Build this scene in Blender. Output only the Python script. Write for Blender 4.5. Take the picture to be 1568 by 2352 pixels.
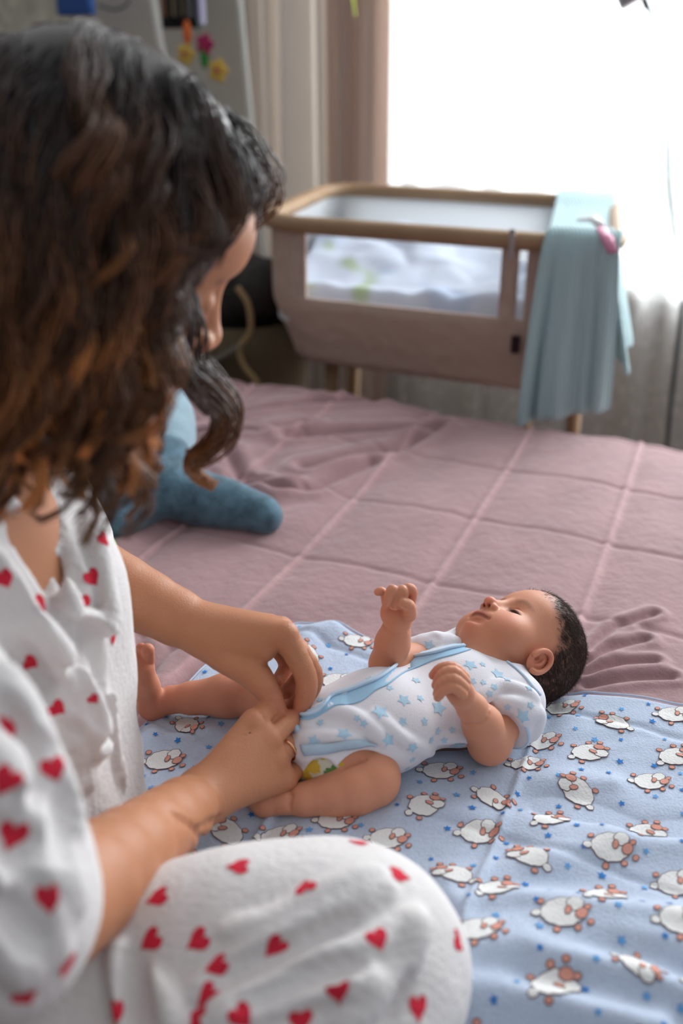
import bpy, bmesh, math, random
import numpy as np
from mathutils import Vector, Matrix
for o in list(bpy.data.objects): bpy.data.objects.remove(o)
scene = bpy.context.scene
COL = scene.collection
rng = np.random.default_rng(7)
random.seed(7)
BED = 0.55
# ------------------------------------------------------------------ camera
FPX = 2286.7; PITCH = math.radians(24.4); CAM = np.array([0.0, 0.0, 1.18])
FW = np.array([0, math.cos(PITCH), -math.sin(PITCH)]); UPV = np.array([0, math.sin(PITCH), math.cos(PITCH)])
cam = bpy.data.cameras.new('camera'); camo = bpy.data.objects.new('camera', cam); COL.objects.link(camo)
camo.location = CAM; camo.rotation_euler = (math.pi/2 - PITCH, 0, 0)
cam.sensor_fit = 'VERTICAL'; cam.sensor_height = 36.0; cam.sensor_width = 24.0; cam.lens = FPX*36/2352
cam.clip_start = 0.02
cam.dof.use_dof = True; cam.dof.focus_distance = 1.0; cam.dof.aperture_fstop = 2.8
scene.camera = camo
scene.view_settings.view_transform = 'Standard'; scene.view_settings.look = 'None'
scene.view_settings.gamma = 1.0; scene.view_settings.use_curve_mapping = False
scene.view_settings.exposure = 0.12
# ------------------------------------------------------------------ daylight and shaped ambient fill
world = bpy.data.worlds.new('world'); scene.world = world; world.use_nodes = True
wb = world.node_tree.nodes['Background']; wb.inputs[0].default_value = (0.93, 0.96, 1.0, 1); wb.inputs[1].default_value = 0.5
wn = world.node_tree; wtc = wn.nodes.new('ShaderNodeTexCoord'); wdp = wn.nodes.new('ShaderNodeVectorMath'); wdp.operation = 'DOT_PRODUCT'; wdp.inputs[1].default_value = (.45, .78, .43)
wmr = wn.nodes.new('ShaderNodeMapRange'); wmr.inputs['From Min'].default_value = -.6; wmr.inputs['From Max'].default_value = .9; wmr.inputs['To Min'].default_value = .14; wmr.inputs['To Max'].default_value = .98  # added ambient gradient, dimmer behind the camera and below, instead of room walls
wn.links.new(wtc.outputs['Generated'], wdp.inputs[0]); wn.links.new(wdp.outputs['Value'], wmr.inputs['Value']); wn.links.new(wmr.outputs[0], wb.inputs[1])
E1 = np.array([0.906, -0.423, 0]); E2 = np.array([0.423, 0.906, 0]); O0 = np.array([0.185, 1.869, 0])
def W(s, t, z=0.0): return O0 + E1*s + E2*t + np.array([0, 0, z])
def area_light(name, loc, target, sx, sy, power, col):
    l = bpy.data.lights.new(name, 'AREA'); l.shape = 'RECTANGLE'; l.size = sx; l.size_y = sy; l.energy = power; l.color = col
    o = bpy.data.objects.new(name, l); COL.objects.link(o); o.location = loc
    o.rotation_euler = (Vector(target)-Vector(loc)).to_track_quat('-Z', 'Y').to_euler(); return o
# daylight through the curtained window
area_light('window_daylight', W(0.85, 1.45, 1.55), W(0.1, -0.9, 0.6), 1.7, 1.5, 175, (0.95, 0.98, 1.0))
# ------------------------------------------------------------------ helpers
def lin(c):
    c = np.array(c, float)/255.0
    return tuple(np.where(c <= .04045, c/12.92, ((c+.055)/1.055)**2.4))
def ray(px, py):
    return np.array([(px-784)/FPX, 0, 0]) + FW + UPV*((1176-py)/FPX)
def K(px, py, z):            # measured image point -> point at height z
    d = ray(px, py); return CAM + d*((z-CAM[2])/d[2])
def J(px, py, Y):            # measured image point -> point at distance Y
    d = ray(px, py); return CAM + d*(Y/d[1])
def T(px, py, t):            # measured image point -> point on the vertical plane t metres beyond the bed edge
    d = ray(px, py); return CAM + d*(((O0+E2*t-CAM)@E2)/(d@E2))
def tag(o, label=None, cat=None, group=None, kind=None):
    if label: o['label'] = label
    if cat: o['category'] = cat
    if group: o['group'] = group
    if kind: o['kind'] = kind
    return o
def empty(name, loc, label, cat, group=None):
    o = bpy.data.objects.new(name, None); COL.objects.link(o); o.location = loc; o.empty_display_size = .05
    return tag(o, label, cat, group)
def link_mesh(name, me, m, parent=None, smooth=True):
    o = bpy.data.objects.new(name, me); COL.objects.link(o)
    ms = m if isinstance(m, (list, tuple)) else [m]
    for x in ms: me.materials.append(x)
    if smooth and len(me.polygons): me.polygons.foreach_set('use_smooth', np.ones(len(me.polygons), bool))
    if parent is not None:
        o.parent = parent
        L = np.array(parent.matrix_basis.translation)
        pp = parent
        while pp.parent is not None:
            pp = pp.parent; L = L + np.array(pp.matrix_basis.translation)
        if parent.type == 'EMPTY' or True: o.location = tuple(-L)
        me.update()
    return o
def fast_mesh(name, V, Q, col=None, midx=None, uv=None):
    V = np.asarray(V, np.float32); Q = np.asarray(Q, np.int32)
    me = bpy.data.meshes.new(name); k = Q.shape[1]
    me.vertices.add(len(V)); me.vertices.foreach_set('co', V.ravel())
    me.loops.add(Q.size); me.loops.foreach_set('vertex_index', Q.ravel())
    me.polygons.add(len(Q)); me.polygons.foreach_set('loop_start', np.arange(len(Q), dtype=np.int32)*k)
    if midx is not None: me.polygons.foreach_set('material_index', np.asarray(midx, np.int32))
    me.update(calc_edges=True)
    if col is not None:
        a = me.color_attributes.new('Col', 'FLOAT_COLOR', 'POINT')
        c = np.ones((len(V), 4), np.float32); c[:, :3] = col; a.data.foreach_set('color', c.ravel())
    me.validate()
    return me
class MB:                    # mesh builder in plain lists, with material slots
    def __init__(s): s.v = []; s.f = []; s.m = []
    def add(s, vs, fs, mi=0):
        n = len(s.v); s.v += [tuple(map(float, v)) for v in vs]
        for f in fs: s.f.append(tuple(i+n for i in f)); s.m.append(mi)
        return s
    def box(s, c, size, ax=None, mi=0, taper=1.0):
        ax = np.eye(3) if ax is None else np.asarray(ax); c = np.asarray(c, float); h = np.asarray(size)/2
        vs = []
        for z in (-1, 1):
            k = taper if z > 0 else 1
            for x, y in ((-1, -1), (1, -1), (1, 1), (-1, 1)): vs.append(c + ax[0]*h[0]*x*k + ax[1]*h[1]*y*k + ax[2]*h[2]*z)
        return s.add(vs, [(3, 2, 1, 0), (4, 5, 6, 7), (0, 1, 5, 4), (1, 2, 6, 5), (2, 3, 7, 6), (3, 0, 4, 7)], mi)
    def tube(s, pts, r, n=10, mi=0, closed=False, flat=1.0, up=(0, 0, 1)):
        pts = [np.asarray(p, float) for p in pts]; m = len(pts)
        rs = r if isinstance(r, (list, tuple, np.ndarray)) else [r]*m
        vs = []; prev = np.asarray(up, float)
        for i, p in enumerate(pts):
            a = pts[(i-1) % m] if closed or i > 0 else p; b = pts[(i+1) % m] if closed or i < m-1 else p
            t = b-a; t = t/(np.linalg.norm(t)+1e-12)
            nn = prev - t*(prev@t)
            if np.linalg.norm(nn) < 1e-5: nn = np.cross(t, (1, 0, 0.3))
            nn = nn/np.linalg.norm(nn); prev = nn; bb = np.cross(t, nn)
            for k in range(n):
                a_ = 2*math.pi*k/n; vs.append(p + nn*math.cos(a_)*rs[i]*flat + bb*math.sin(a_)*rs[i])
        fs = []
        for i in range(m if closed else m-1):
            j = (i+1) % m
            for k in range(n): fs.append((i*n+k, i*n+(k+1) % n, j*n+(k+1) % n, j*n+k))
        if not closed: fs += [tuple(range(n-1, -1, -1)), tuple(range((m-1)*n, m*n))]
        return s.add(vs, fs, mi)
    def ball(s, c, r, n=12, mi=0, ax=None):
        ax = np.eye(3) if ax is None else np.asarray(ax); r = np.asarray(r if hasattr(r, '__len__') else (r, r, r))
        vs = []; fs = []
        for i in range(n+1):
            a = math.pi*i/n
            for k in range(2*n):
                b = math.pi*k/n; q = (math.sin(a)*math.cos(b)*r[0], math.sin(a)*math.sin(b)*r[1], math.cos(a)*r[2])
                vs.append(np.asarray(c)+ax[0]*q[0]+ax[1]*q[1]+ax[2]*q[2])
        for i in range(n):
            for k in range(2*n):
                fs.append((i*2*n+k, (i+1)*2*n+k, (i+1)*2*n+(k+1) % (2*n), i*2*n+(k+1) % (2*n)))
        return s.add(vs, fs, mi)
    def build(s, name, m, parent=None, smooth=True, bevel=0):
        me = bpy.data.meshes.new(name); me.from_pydata(s.v, [], s.f); me.update()
        me.polygons.foreach_set('material_index', s.m)
        o = link_mesh(name, me, m, parent, smooth)
        if bevel:
            b = o.modifiers.new('bevel', 'BEVEL'); b.width = bevel; b.segments = 3; b.limit_method = 'ANGLE'
        return o
def spline(pts, n):          # Catmull-Rom
    P = np.asarray(pts, float); P = np.vstack([2*P[0]-P[1], P, 2*P[-1]-P[-2]]); out = []
    for i in range(1, len(P)-2):
        for k in range(n):
            t = k/n; a, b, c, d = P[i-1], P[i], P[i+1], P[i+2]
            out.append(.5*((2*b)+(c-a)*t+(2*a-5*b+4*c-d)*t*t+(-a+3*b-3*c+d)*t**3))
    out.append(P[-2]); return np.array(out)
# ------------------------------------------------------------------ materials
def mat(name, base=(.5, .5, .5), rough=.7, vcol=False, sss=0, sheen=0, metal=0, bump=None, spec=.3, var=None, coat=0, trans=0, alpha=1.0, sssr=(1, .35, .18)):
    m = bpy.data.materials.new(name); m.use_nodes = True; nt = m.node_tree; b = nt.nodes['Principled BSDF']
    b.inputs['Roughness'].default_value = rough; b.inputs['Metallic'].default_value = metal; b.inputs['Specular IOR Level'].default_value = spec
    src = None
    if vcol:
        a = nt.nodes.new('ShaderNodeAttribute'); a.attribute_name = 'Col'; src = a.outputs['Color']
    else:
        r = nt.nodes.new('ShaderNodeRGB'); r.outputs[0].default_value = (*base, 1); src = r.outputs[0]
    tc = nt.nodes.new('ShaderNodeTexCoord')
    if var:                  # (scale, amount) soft colour mottling
        n = nt.nodes.new('ShaderNodeTexNoise'); n.inputs['Scale'].default_value = var[0]; n.inputs['Detail'].default_value = 4
        nt.links.new(tc.outputs['Object'], n.inputs['Vector'])
        mr = nt.nodes.new('ShaderNodeMapRange'); mr.inputs['From Min'].default_value = .3; mr.inputs['From Max'].default_value = .7
        mr.inputs['To Min'].default_value = 1-var[1]; mr.inputs['To Max'].default_value = 1+var[1]
        nt.links.new(n.outputs['Fac'], mr.inputs['Value'])
        mx = nt.nodes.new('ShaderNodeVectorMath'); mx.operation = 'SCALE'
        nt.links.new(src, mx.inputs[0]); nt.links.new(mr.outputs[0], mx.inputs['Scale']); src = mx.outputs[0]
    nt.links.new(src, b.inputs['Base Color'])
    if sss:
        b.inputs['Subsurface Weight'].default_value = sss; b.inputs['Subsurface Radius'].default_value = sssr; b.inputs['Subsurface Scale'].default_value = .006
    if sheen:
        b.inputs['Sheen Weight'].default_value = sheen; b.inputs['Sheen Roughness'].default_value = .4; b.inputs['Sheen Tint'].default_value = (1, .93, .93, 1)
    if coat: b.inputs['Coat Weight'].default_value = coat
    if alpha < 1: b.inputs['Alpha'].default_value = alpha
    if bump:                 # list of (kind, scale, distance)
        prev = None
        for kind, sc, dist in bump:
            if kind == 'noise':
                n = nt.nodes.new('ShaderNodeTexNoise'); n.inputs['Scale'].default_value = sc; n.inputs['Detail'].default_value = 3
            elif kind == 'wave':
                n = nt.nodes.new('ShaderNodeTexWave'); n.inputs['Scale'].default_value = sc; n.inputs['Distortion'].default_value = 3; n.inputs['Detail'].default_value = 2
            else:
                n = nt.nodes.new('ShaderNodeTexVoronoi'); n.inputs['Scale'].default_value = sc
            nt.links.new(tc.outputs['Object'], n.inputs['Vector'])
            bp = nt.nodes.new('ShaderNodeBump'); bp.inputs['Distance'].default_value = dist; bp.inputs['Strength'].default_value = 1
            nt.links.new(n.outputs[1] if kind == 'wave' else n.outputs[0], bp.inputs['Height'])
            if prev: nt.links.new(prev, bp.inputs['Normal'])
            prev = bp.outputs[0]
        nt.links.new(prev, b.inputs['Normal'])
    if trans:                # thin cloth lets light through
        out = nt.nodes['Material Output']; tl = nt.nodes.new('ShaderNodeBsdfTranslucent'); nt.links.new(src, tl.inputs[0])
        mx = nt.nodes.new('ShaderNodeMixShader'); mx.inputs[0].default_value = trans
        nt.links.new(b.outputs[0], mx.inputs[1]); nt.links.new(tl.outputs[0], mx.inputs[2]); nt.links.new(mx.outputs[0], out.inputs[0])
    return m
# ------------------------------------------------------------------ signed-distance modelling
def seg(a, b, ra, rb):
    a = np.asarray(a, np.float32); ba = np.asarray(b, np.float32)-a; l2 = float(ba@ba)+1e-12
    def f(p):
        t = np.clip(((p-a)@ba)/l2, 0, 1)
        q = p-a-t[:, None]*ba
        return np.sqrt((q*q).sum(1))-(ra+(rb-ra)*t)
    return f
def ell(c, r, R=None):       # R rows are the local axes
    c = np.asarray(c, np.float32); r = np.asarray(r, np.float32); R = np.eye(3, dtype=np.float32) if R is None else np.asarray(R, np.float32)
    def f(p):
        q = (p-c)@R.T; k0 = np.sqrt(((q/r)**2).sum(1)); k1 = np.sqrt(((q/r**2)**2).sum(1))+1e-9
        return k0*(k0-1)/k1
    return f
def rbox(c, h, R=None, r=.002):
    c = np.asarray(c, np.float32); h = np.asarray(h, np.float32); R = np.eye(3, dtype=np.float32) if R is None else np.asarray(R, np.float32)
    def f(p):
        q = np.abs((p-c)@R.T)-h+r
        return np.sqrt((np.maximum(q, 0)**2).sum(1))+np.minimum(q.max(1), 0)-r
    return f
class SDF:
    def __init__(s): s.pr = []; s.disp = None
    def add(s, f, k=.005, op=1): s.pr.append((f, k, op)); return s
    def sub(s, f, k=.003): return s.add(f, k, -1)
    def inter(s, f, k=.003): return s.add(f, k, 0)
    def chain(s, pts, rs, k=.005, n=1):
        P = spline(pts, n) if n > 1 else np.asarray(pts, float)
        R = np.interp(np.linspace(0, len(rs)-1, len(P)), range(len(rs)), rs)
        for i in range(len(P)-1): s.add(seg(P[i], P[i+1], R[i], R[i+1]), k)
        return s
    @staticmethod
    def comb(d, e, k, op):
        if op == 1:
            h = np.maximum(k-np.abs(d-e), 0)/k; return np.minimum(d, e)-h*h*k*.25
        if op == -1: e = -e
        h = np.maximum(k-np.abs(d-e), 0)/k; return np.maximum(d, e)+h*h*k*.25
    def at(s, P):
        P = np.asarray(P, np.float32); d = np.full(len(P), 9.0, np.float32)
        for f, k, op in s.pr: d = s.comb(d, f(P), k, op)
        if s.disp is not None: d = d+s.disp(P)
        return d
    def grad(s, P, e=8e-4):
        P = np.asarray(P, np.float32); g = np.stack([s.at(P+np.float32(e)*np.eye(3, dtype=np.float32)[i])-s.at(P-np.float32(e)*np.eye(3, dtype=np.float32)[i]) for i in range(3)], 1)
        return g/(np.linalg.norm(g, axis=1)[:, None]+1e-9)
    def snap(s, P, off=0.0, it=4):
        P = np.asarray(P, np.float32)
        for _ in range(it):
            P = P-s.grad(P)*(s.at(P)-off)[:, None]
        return P
    def trace(s, pix, t0=.2):
        D = np.array([ray(*q) for q in pix]); D /= np.linalg.norm(D, axis=1)[:, None]; t = np.full(len(D), t0)
        for _ in range(90):
            d = s.at(CAM+D*t[:, None]); t += np.clip(d, -.05, .2)*.8
        return (CAM+D*t[:, None])
    def mesh(s, lo, hi, h):
        B = 8; lo = np.asarray(lo, float); nb = np.ceil((np.asarray(hi)-lo)/(B*h)).astype(int)
        g = np.stack(np.meshgrid(*[np.arange(n) for n in nb], indexing='ij'), -1).reshape(-1, 3)
        hd = B*h*.5*math.sqrt(3); cen = (lo+(g+.5)*B*h).astype(np.float32)
        d = np.full(len(g), 9.0, np.float32); E = []; 
        for f, k, op in s.pr:
            e = f(cen); E.append((d, e)); d = s.comb(d, e, k, op)
        tot = d if s.disp is None else d+s.disp(cen)
        act = np.abs(tot) < hd*1.25+.012
        masks = []
        for (dd, e), (f, k, op) in zip(E, s.pr):
            if op == 1: masks.append(e[act] < dd[act]+k+2.6*hd)
            elif op == -1: masks.append(-e[act] > dd[act]-k-2.6*hd)
            else: masks.append(e[act] > dd[act]-k-2.6*hd)
        del E
        ga = g[act]; na = len(ga)
        bmap = np.full(tuple(nb+1), -1, np.int32); bmap[ga[:, 0], ga[:, 1], ga[:, 2]] = np.arange(na)
        coarse = np.ones(tuple(nb+1), np.float32); coarse[g[:, 0], g[:, 1], g[:, 2]] = np.sign(tot)*9
        def ev(P, bi):
            dd = np.full(len(P), 9.0, np.float32)
            for (f, k, op), mk in zip(s.pr, masks):
                m = mk[bi]
                if not m.any(): continue
                if m.all(): dd = s.comb(dd, f(P), k, op)
                else: dd[m] = s.comb(dd[m], f(P[m]), k, op)
            if s.disp is not None: dd = dd+s.disp(P)
            return dd
        loc = np.stack(np.meshgrid(*[np.arange(B)]*3, indexing='ij'), -1).reshape(-1, 3)
        vals = np.empty((na, B**3), np.float32); CH = 400
        for i in range(0, na, CH):
            gg = ga[i:i+CH]; P = (lo+(gg[:, None]*B+loc[None])*h).reshape(-1, 3).astype(np.float32)
            vals[i:i+CH] = ev(P, np.repeat(np.arange(i, i+len(gg)), B**3)).reshape(-1, B**3)
        def val(I):          # grid value at integer coordinates
            b = I >> 3; b = np.minimum(b, nb); sl = bmap[b[:, 0], b[:, 1], b[:, 2]]; r = I & 7
            v = coarse[b[:, 0], b[:, 1], b[:, 2]].copy(); m = sl >= 0
            v[m] = vals[sl[m], (r[m, 0]*8+r[m, 1])*8+r[m, 2]]; return v
        cells = []; cv = []
        offs = np.array([(x, y, z) for x in (0, 1) for y in (0, 1) for z in (0, 1)])
        for i in range(0, na, CH*4):
            I = (ga[i:i+CH*4][:, None]*B+loc[None]).reshape(-1, 3)
            V = np.stack([val(I+o) for o in offs], 1); sgn = V < 0
            m = sgn.any(1) & ~sgn.all(1); cells.append(I[m]); cv.append(V[m])
        I = np.concatenate(cells); V = np.concatenate(cv)
        edges = [(a, b) for a in range(8) for b in range(a+1, 8) if abs(offs[a]-offs[b]).sum() == 1]
        acc = np.zeros((len(I), 3)); cnt = np.zeros(len(I))
        for a, b in edges:
            m = (V[:, a] < 0) != (V[:, b] < 0); t = V[m, a]/(V[m, a]-V[m, b])
            acc[m] += offs[a]+(offs[b]-offs[a])*t[:, None]; cnt[m] += 1
        P = lo+(I+acc/cnt[:, None])*h
        nn = (nb+2)*B; key = (I[:, 0].astype(np.int64)*nn[1]+I[:, 1])*nn[2]+I[:, 2]
        order = np.argsort(key); key = key[order]; I = I[order]; P = P[order]; V = V[order]
        st = [nn[1]*nn[2], nn[2], 1]; quads = []
        for ax, (c0, c1) in enumerate([(4, 0), (2, 0), (1, 0)]):
            m = (V[:, 0] < 0) != (V[:, c0] < 0); k0 = key[m]; s_ = V[m, 0] < 0
            u, w = st[(ax+1) % 3], st[(ax+2) % 3]
            q = np.stack([k0, k0-u, k0-u-w, k0-w], 1); idx = np.searchsorted(key, q); idx = np.clip(idx, 0, len(key)-1)
            ok = (key[idx] == q).all(1); idx = idx[ok]; fl = ~s_[ok]
            idx[fl] = idx[fl][:, ::-1]; quads.append(idx)
        Q = np.concatenate(quads)
        bi = bmap[I[:, 0] >> 3, I[:, 1] >> 3, I[:, 2] >> 3]
        e = h*.5
        for _ in range(2):
            P32 = P.astype(np.float32); d0 = ev(P32, bi); G = np.stack([ev(P32+np.float32(e)*np.eye(3, dtype=np.float32)[i], bi)-d0 for i in range(3)], 1)/e
            g2 = (G*G).sum(1)+.05; st_ = G*(d0/g2)[:, None]; ln = np.linalg.norm(st_, axis=1); st_ *= np.minimum(1, h*.6/(ln+1e-9))[:, None]
            P = P-st_
        return P, Q
def sdf_obj(name, s, lo, hi, h, m, parent=None, colf=None):
    P, Q = s.mesh(lo, hi, h); me = fast_mesh(name, P, Q, None if colf is None else colf(P))
    return link_mesh(name, me, m, parent)
def bounds(s_pts, pad): P = np.array(s_pts); return P.min(0)-pad, P.max(0)+pad
# cheap smooth noise for cloth folds
def nz(P, sc, seed=0, oct=2):
    r = np.random.default_rng(seed); v = 0; a = 1
    P = np.asarray(P)
    for o in range(oct):
        for _ in range(5):
            k = r.normal(size=P.shape[1]); k = k/np.linalg.norm(k)*sc*(2**o)*r.uniform(.6, 1.3)
            k2 = r.normal(size=P.shape[1]); k2 = k2/np.linalg.norm(k2)*sc*(2**o)*.6
            v = v+a*np.sin(P@k+r.uniform(0, 6.28)+1.2*np.sin(P@k2+r.uniform(0, 6.28)))
        a *= .45
    return v/4.0
def sstep(a, b, x): t = np.clip((x-a)/(b-a), 0, 1); return t*t*(3-2*t)
# ------------------------------------------------------------------ flat print shapes
def star_poly(r, rot=0, inner=.45):
    return [(math.cos(rot+i*math.pi/5)*(r if i % 2 == 0 else r*inner), math.sin(rot+i*math.pi/5)*(r if i % 2 == 0 else r*inner)) for i in range(10)]
def heart_poly(r, n=22):
    o = []
    for i in range(n):
        t = 2*math.pi*i/n; o.append((r*.062*16*math.sin(t)**3, r*.062*(13*math.cos(t)-5*math.cos(2*t)-2*math.cos(3*t)-math.cos(4*t)+2)))
    return o
def ell_poly(a, b, n=16, rot=0, wob=0, wn=9):
    o = []
    for i in range(n):
        t = 2*math.pi*i/n; w = 1+wob*abs(math.sin(wn*t/2)); x, y = a*math.cos(t)*w, b*math.sin(t)*w
        o.append((x*math.cos(rot)-y*math.sin(rot), x*math.sin(rot)+y*math.cos(rot)))
    return o
def fan(poly, rings=3):      # -> 2D verts and faces, tessellated so they can follow a curved surface
    n = len(poly); vs = [(0.0, 0.0)]; fs = []
    cx = sum(p[0] for p in poly)/n; cy = sum(p[1] for p in poly)/n; vs = [(cx, cy)]
    for r in range(1, rings+1):
        for p in poly: vs.append((cx+(p[0]-cx)*r/rings, cy+(p[1]-cy)*r/rings))
    for i in range(n): fs.append((0, 1+i, 1+(i+1) % n))
    for r in range(rings-1):
        a = 1+r*n; b = a+n
        for i in range(n): fs.append((a+i, b+i, b+(i+1) % n)); fs.append((a+i, b+(i+1) % n, a+(i+1) % n))
    return np.array(vs), fs
def join_decals(V, Q, decals, off0=0):
    """V,Q quad mesh + decals [(verts, tris, matindex)] -> one mesh arrays via from_pydata-like polys"""
    me_v = [np.asarray(V)]; n = len(V); tri = []; mi = []
    for dv, df, m in decals:
        me_v.append(dv); df = np.asarray(df)+n; tri.append(df); mi.append(np.full(len(df), m)); n += len(dv)
    return np.concatenate(me_v), np.concatenate(tri) if tri else np.zeros((0, 3), int), np.concatenate(mi) if mi else np.zeros(0, int)
def mixed_mesh(name, V, Q, Tr, tmi, col=None, qmi=None):
    me = bpy.data.meshes.new(name); V = np.asarray(V, np.float32)
    me.vertices.add(len(V)); me.vertices.foreach_set('co', V.ravel())
    nl = Q.size+Tr.size; me.loops.add(nl); me.loops.foreach_set('vertex_index', np.concatenate([Q.ravel(), Tr.ravel()]).astype(np.int32))
    me.polygons.add(len(Q)+len(Tr)); kq = Q.shape[1]
    me.polygons.foreach_set('loop_start', np.concatenate([np.arange(len(Q))*kq, Q.size+np.arange(len(Tr))*3]).astype(np.int32))
    me.polygons.foreach_set('material_index', np.concatenate([np.zeros(len(Q), int) if qmi is None else qmi, tmi]).astype(np.int32))
    me.update(calc_edges=True)
    if col is not None:
        a = me.color_attributes.new('Col', 'FLOAT_COLOR', 'POINT'); c = np.ones((len(V), 4), np.float32); c[:len(col), :3] = col; a.data.foreach_set('color', c.ravel())
    me.validate(); return me
def sdf_decals(s, spots, off=.0004, rings=3):
    """spots: (centre, size-polygon, up hint, matindex) printed onto the surface of s"""
    out = []; 
    if not spots: return out
    C = s.snap(np.array([q[0] for q in spots])); G = s.grad(C, .003); allp = []; meta = []
    for c, g, (c0, poly, up, mi) in zip(C, G, spots):
        a = np.cross(np.asarray(up, float), g); a = a/(np.linalg.norm(a)+1e-9); b = np.cross(g, a)
        v2, fs = fan(poly, rings); allp.append(c+v2[:, :1]*a+v2[:, 1:]*b); meta.append((len(v2), fs, mi))
    P = s.snap(np.concatenate(allp), off, 5); i = 0
    for n, fs, mi in meta: out.append((P[i:i+n], fs, mi)); i += n
    return out
# ------------------------------------------------------------------ room shell
TW = 1.12                    # window wall, metres beyond the bed edge
m_wall = mat('wall_paint', lin((206, 202, 192)), .9, var=(3, .05), bump=[('noise', 60, .001)])
m_wallp = mat('wallpaper', lin((205, 202, 186)), .9, var=(22, .25), bump=[('noise', 90, .002)])
m_floor = mat('floor_wood', lin((92, 74, 60)), .5, var=(4, .15))
m_white = mat('white_paint', lin((225, 225, 222)), .5)
def slab(name, s0, s1, t0, t1, z0, z1, m, kind='structure', parent=None):
    b = MB(); c = (W(s0, t0)+W(s1, t1))/2; c[2] = (z0+z1)/2
    b.box(c, (abs(s1-s0), abs(t1-t0), abs(z1-z0)), [E1, E2, (0, 0, 1)])
    o = b.build(name, m, parent, smooth=False)
    if kind: o['kind'] = kind
    return o
slab('floor', -3.2, 1.9, -2.6, TW+.1, -.05, 0, m_floor)
slab('wall_back', -3.1, -.95, TW, TW+.1, 0, 2.5, m_wall)
w = slab('wall_back', -.95, 1.9, TW, TW+.1, 0, .62, m_wall)
slab('wall_back', -.95, 1.9, TW, TW+.1, 2.3, 2.5, m_wall)
slab('wall_back', 1.6, 1.9, TW, TW+.1, .62, 2.3, m_wall)
slab('wall_left', -3.2, -3.1, -1.8, TW+.1, 0, 2.5, m_wall)
slab('trim_1', -.95, 1.6, TW-.09, TW+.1, .585, .62, m_white)
slab('baseboard_back', -3.1, 1.9, TW-.015, TW, 0, .08, m_white)
wf = MB()
for s0 in (-.92, .33, 1.57): wf.box(W(s0, TW+.05, 1.46), (.06, .06, 1.68), [E1, E2, (0, 0, 1)])
for z0 in (.65, 2.27): wf.box(W(.325, TW+.05, z0), (2.5, .06, .06), [E1, E2, (0, 0, 1)])
win = wf.build('window_1', m_white, smooth=False); win['kind'] = 'structure'
m_glass = bpy.data.materials.new('window_glass'); m_glass.use_nodes = True; gn = m_glass.node_tree
gb = gn.nodes['Principled BSDF']; gb.inputs['Roughness'].default_value = .05; gb.inputs['Alpha'].default_value = .12; gb.inputs['Base Color'].default_value = (.95, .97, 1, 1)
g = MB(); g.box(W(.325, TW+.05, 1.46), (2.4, .004, 1.6), [E1, E2, (0, 0, 1)]); g.build('glass_pane', m_glass, win, smooth=False)
# bright overcast sky behind the window: a pale building facade lit by daylight
# wallpapered panel left of the poles
b = MB(); b.box(W(-2.2, TW-.012, 1.6), (1.0, .02, 1.5), [E1, E2, (0, 0, 1)])
tag(b.build('wallpaper_panel', m_wallp, smooth=False), 'speckled pale floral wallpaper panel at the upper left corner', 'wall panel')
# ------------------------------------------------------------------ curtains
def curtain(name, s0, s1, t, z0, z1, amp, wl, m, seed, label, cat, n=260, pinch=0):
    r = np.random.default_rng(seed); S = np.linspace(0, 1, n); ph = np.cumsum(r.uniform(.6, 1.5, n)); ph = ph/ph[-1]*(s1-s0)/wl*2*math.pi
    off = np.sin(ph)*amp+np.sin(ph*.37+1)*amp*.5; Zs = np.linspace(z0, z1, 14); V = []
    for z in Zs:
        k = (z-z0)/(z1-z0)
        for i in range(n): V.append(W(s0+(s1-s0)*S[i]+.02*math.sin(ph[i]*.5)*(1-k), t+off[i]*(1.15-.3*k), z))
    Q = [(j*n+i, j*n+i+1, (j+1)*n+i+1, (j+1)*n+i) for j in range(13) for i in range(n-1)]
    me = fast_mesh(name, V, Q); o = link_mesh(name, me, m)
    md = o.modifiers.new('thick', 'SOLIDIFY'); md.thickness = .0012
    return tag(o, label, cat)
m_cur = mat('grey_curtain', lin((232, 226, 220)), .9, trans=.5, bump=[('noise', 300, .0005)])
m_cur2 = mat('beige_curtain', lin((222, 205, 194)), .9, trans=.5)
m_sheer = bpy.data.materials.new('sheer_curtain'); m_sheer.use_nodes = True; nt = m_sheer.node_tree; nt.nodes.clear()
out = nt.nodes.new('ShaderNodeOutputMaterial'); tl = nt.nodes.new('ShaderNodeBsdfTranslucent'); df = nt.nodes.new('ShaderNodeBsdfDiffuse'); tp = nt.nodes.new('ShaderNodeBsdfTransparent')
a1 = nt.nodes.new('ShaderNodeMixShader'); a2 = nt.nodes.new('ShaderNodeMixShader'); a1.inputs[0].default_value = .35
tc = nt.nodes.new('ShaderNodeTexCoord'); vo = nt.nodes.new('ShaderNodeTexVoronoi'); vo.inputs['Scale'].default_value = 26; nt.links.new(tc.outputs['Object'], vo.inputs['Vector'])
mr = nt.nodes.new('ShaderNodeMapRange'); mr.inputs['From Min'].default_value = .0; mr.inputs['From Max'].default_value = .5; mr.inputs['To Min'].default_value = .60; mr.inputs['To Max'].default_value = .42
nt.links.new(vo.outputs[0], mr.inputs[0]); nt.links.new(mr.outputs[0], a2.inputs[0])
for x in (tl, df): x.inputs[0].default_value = (.93, .94, .94, 1)
nt.links.new(tl.outputs[0], a1.inputs[1]); nt.links.new(df.outputs[0], a1.inputs[2]); nt.links.new(tp.outputs[0], a2.inputs[1]); nt.links.new(a1.outputs[0], a2.inputs[2]); nt.links.new(a2.outputs[0], out.inputs[0])
curtain('window_curtain', -.97, -.56, .99, .05, 2.35, .028, .085, m_cur, 3, 'grey opaque curtain hanging in folds left of the bright window', 'curtain')
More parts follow.
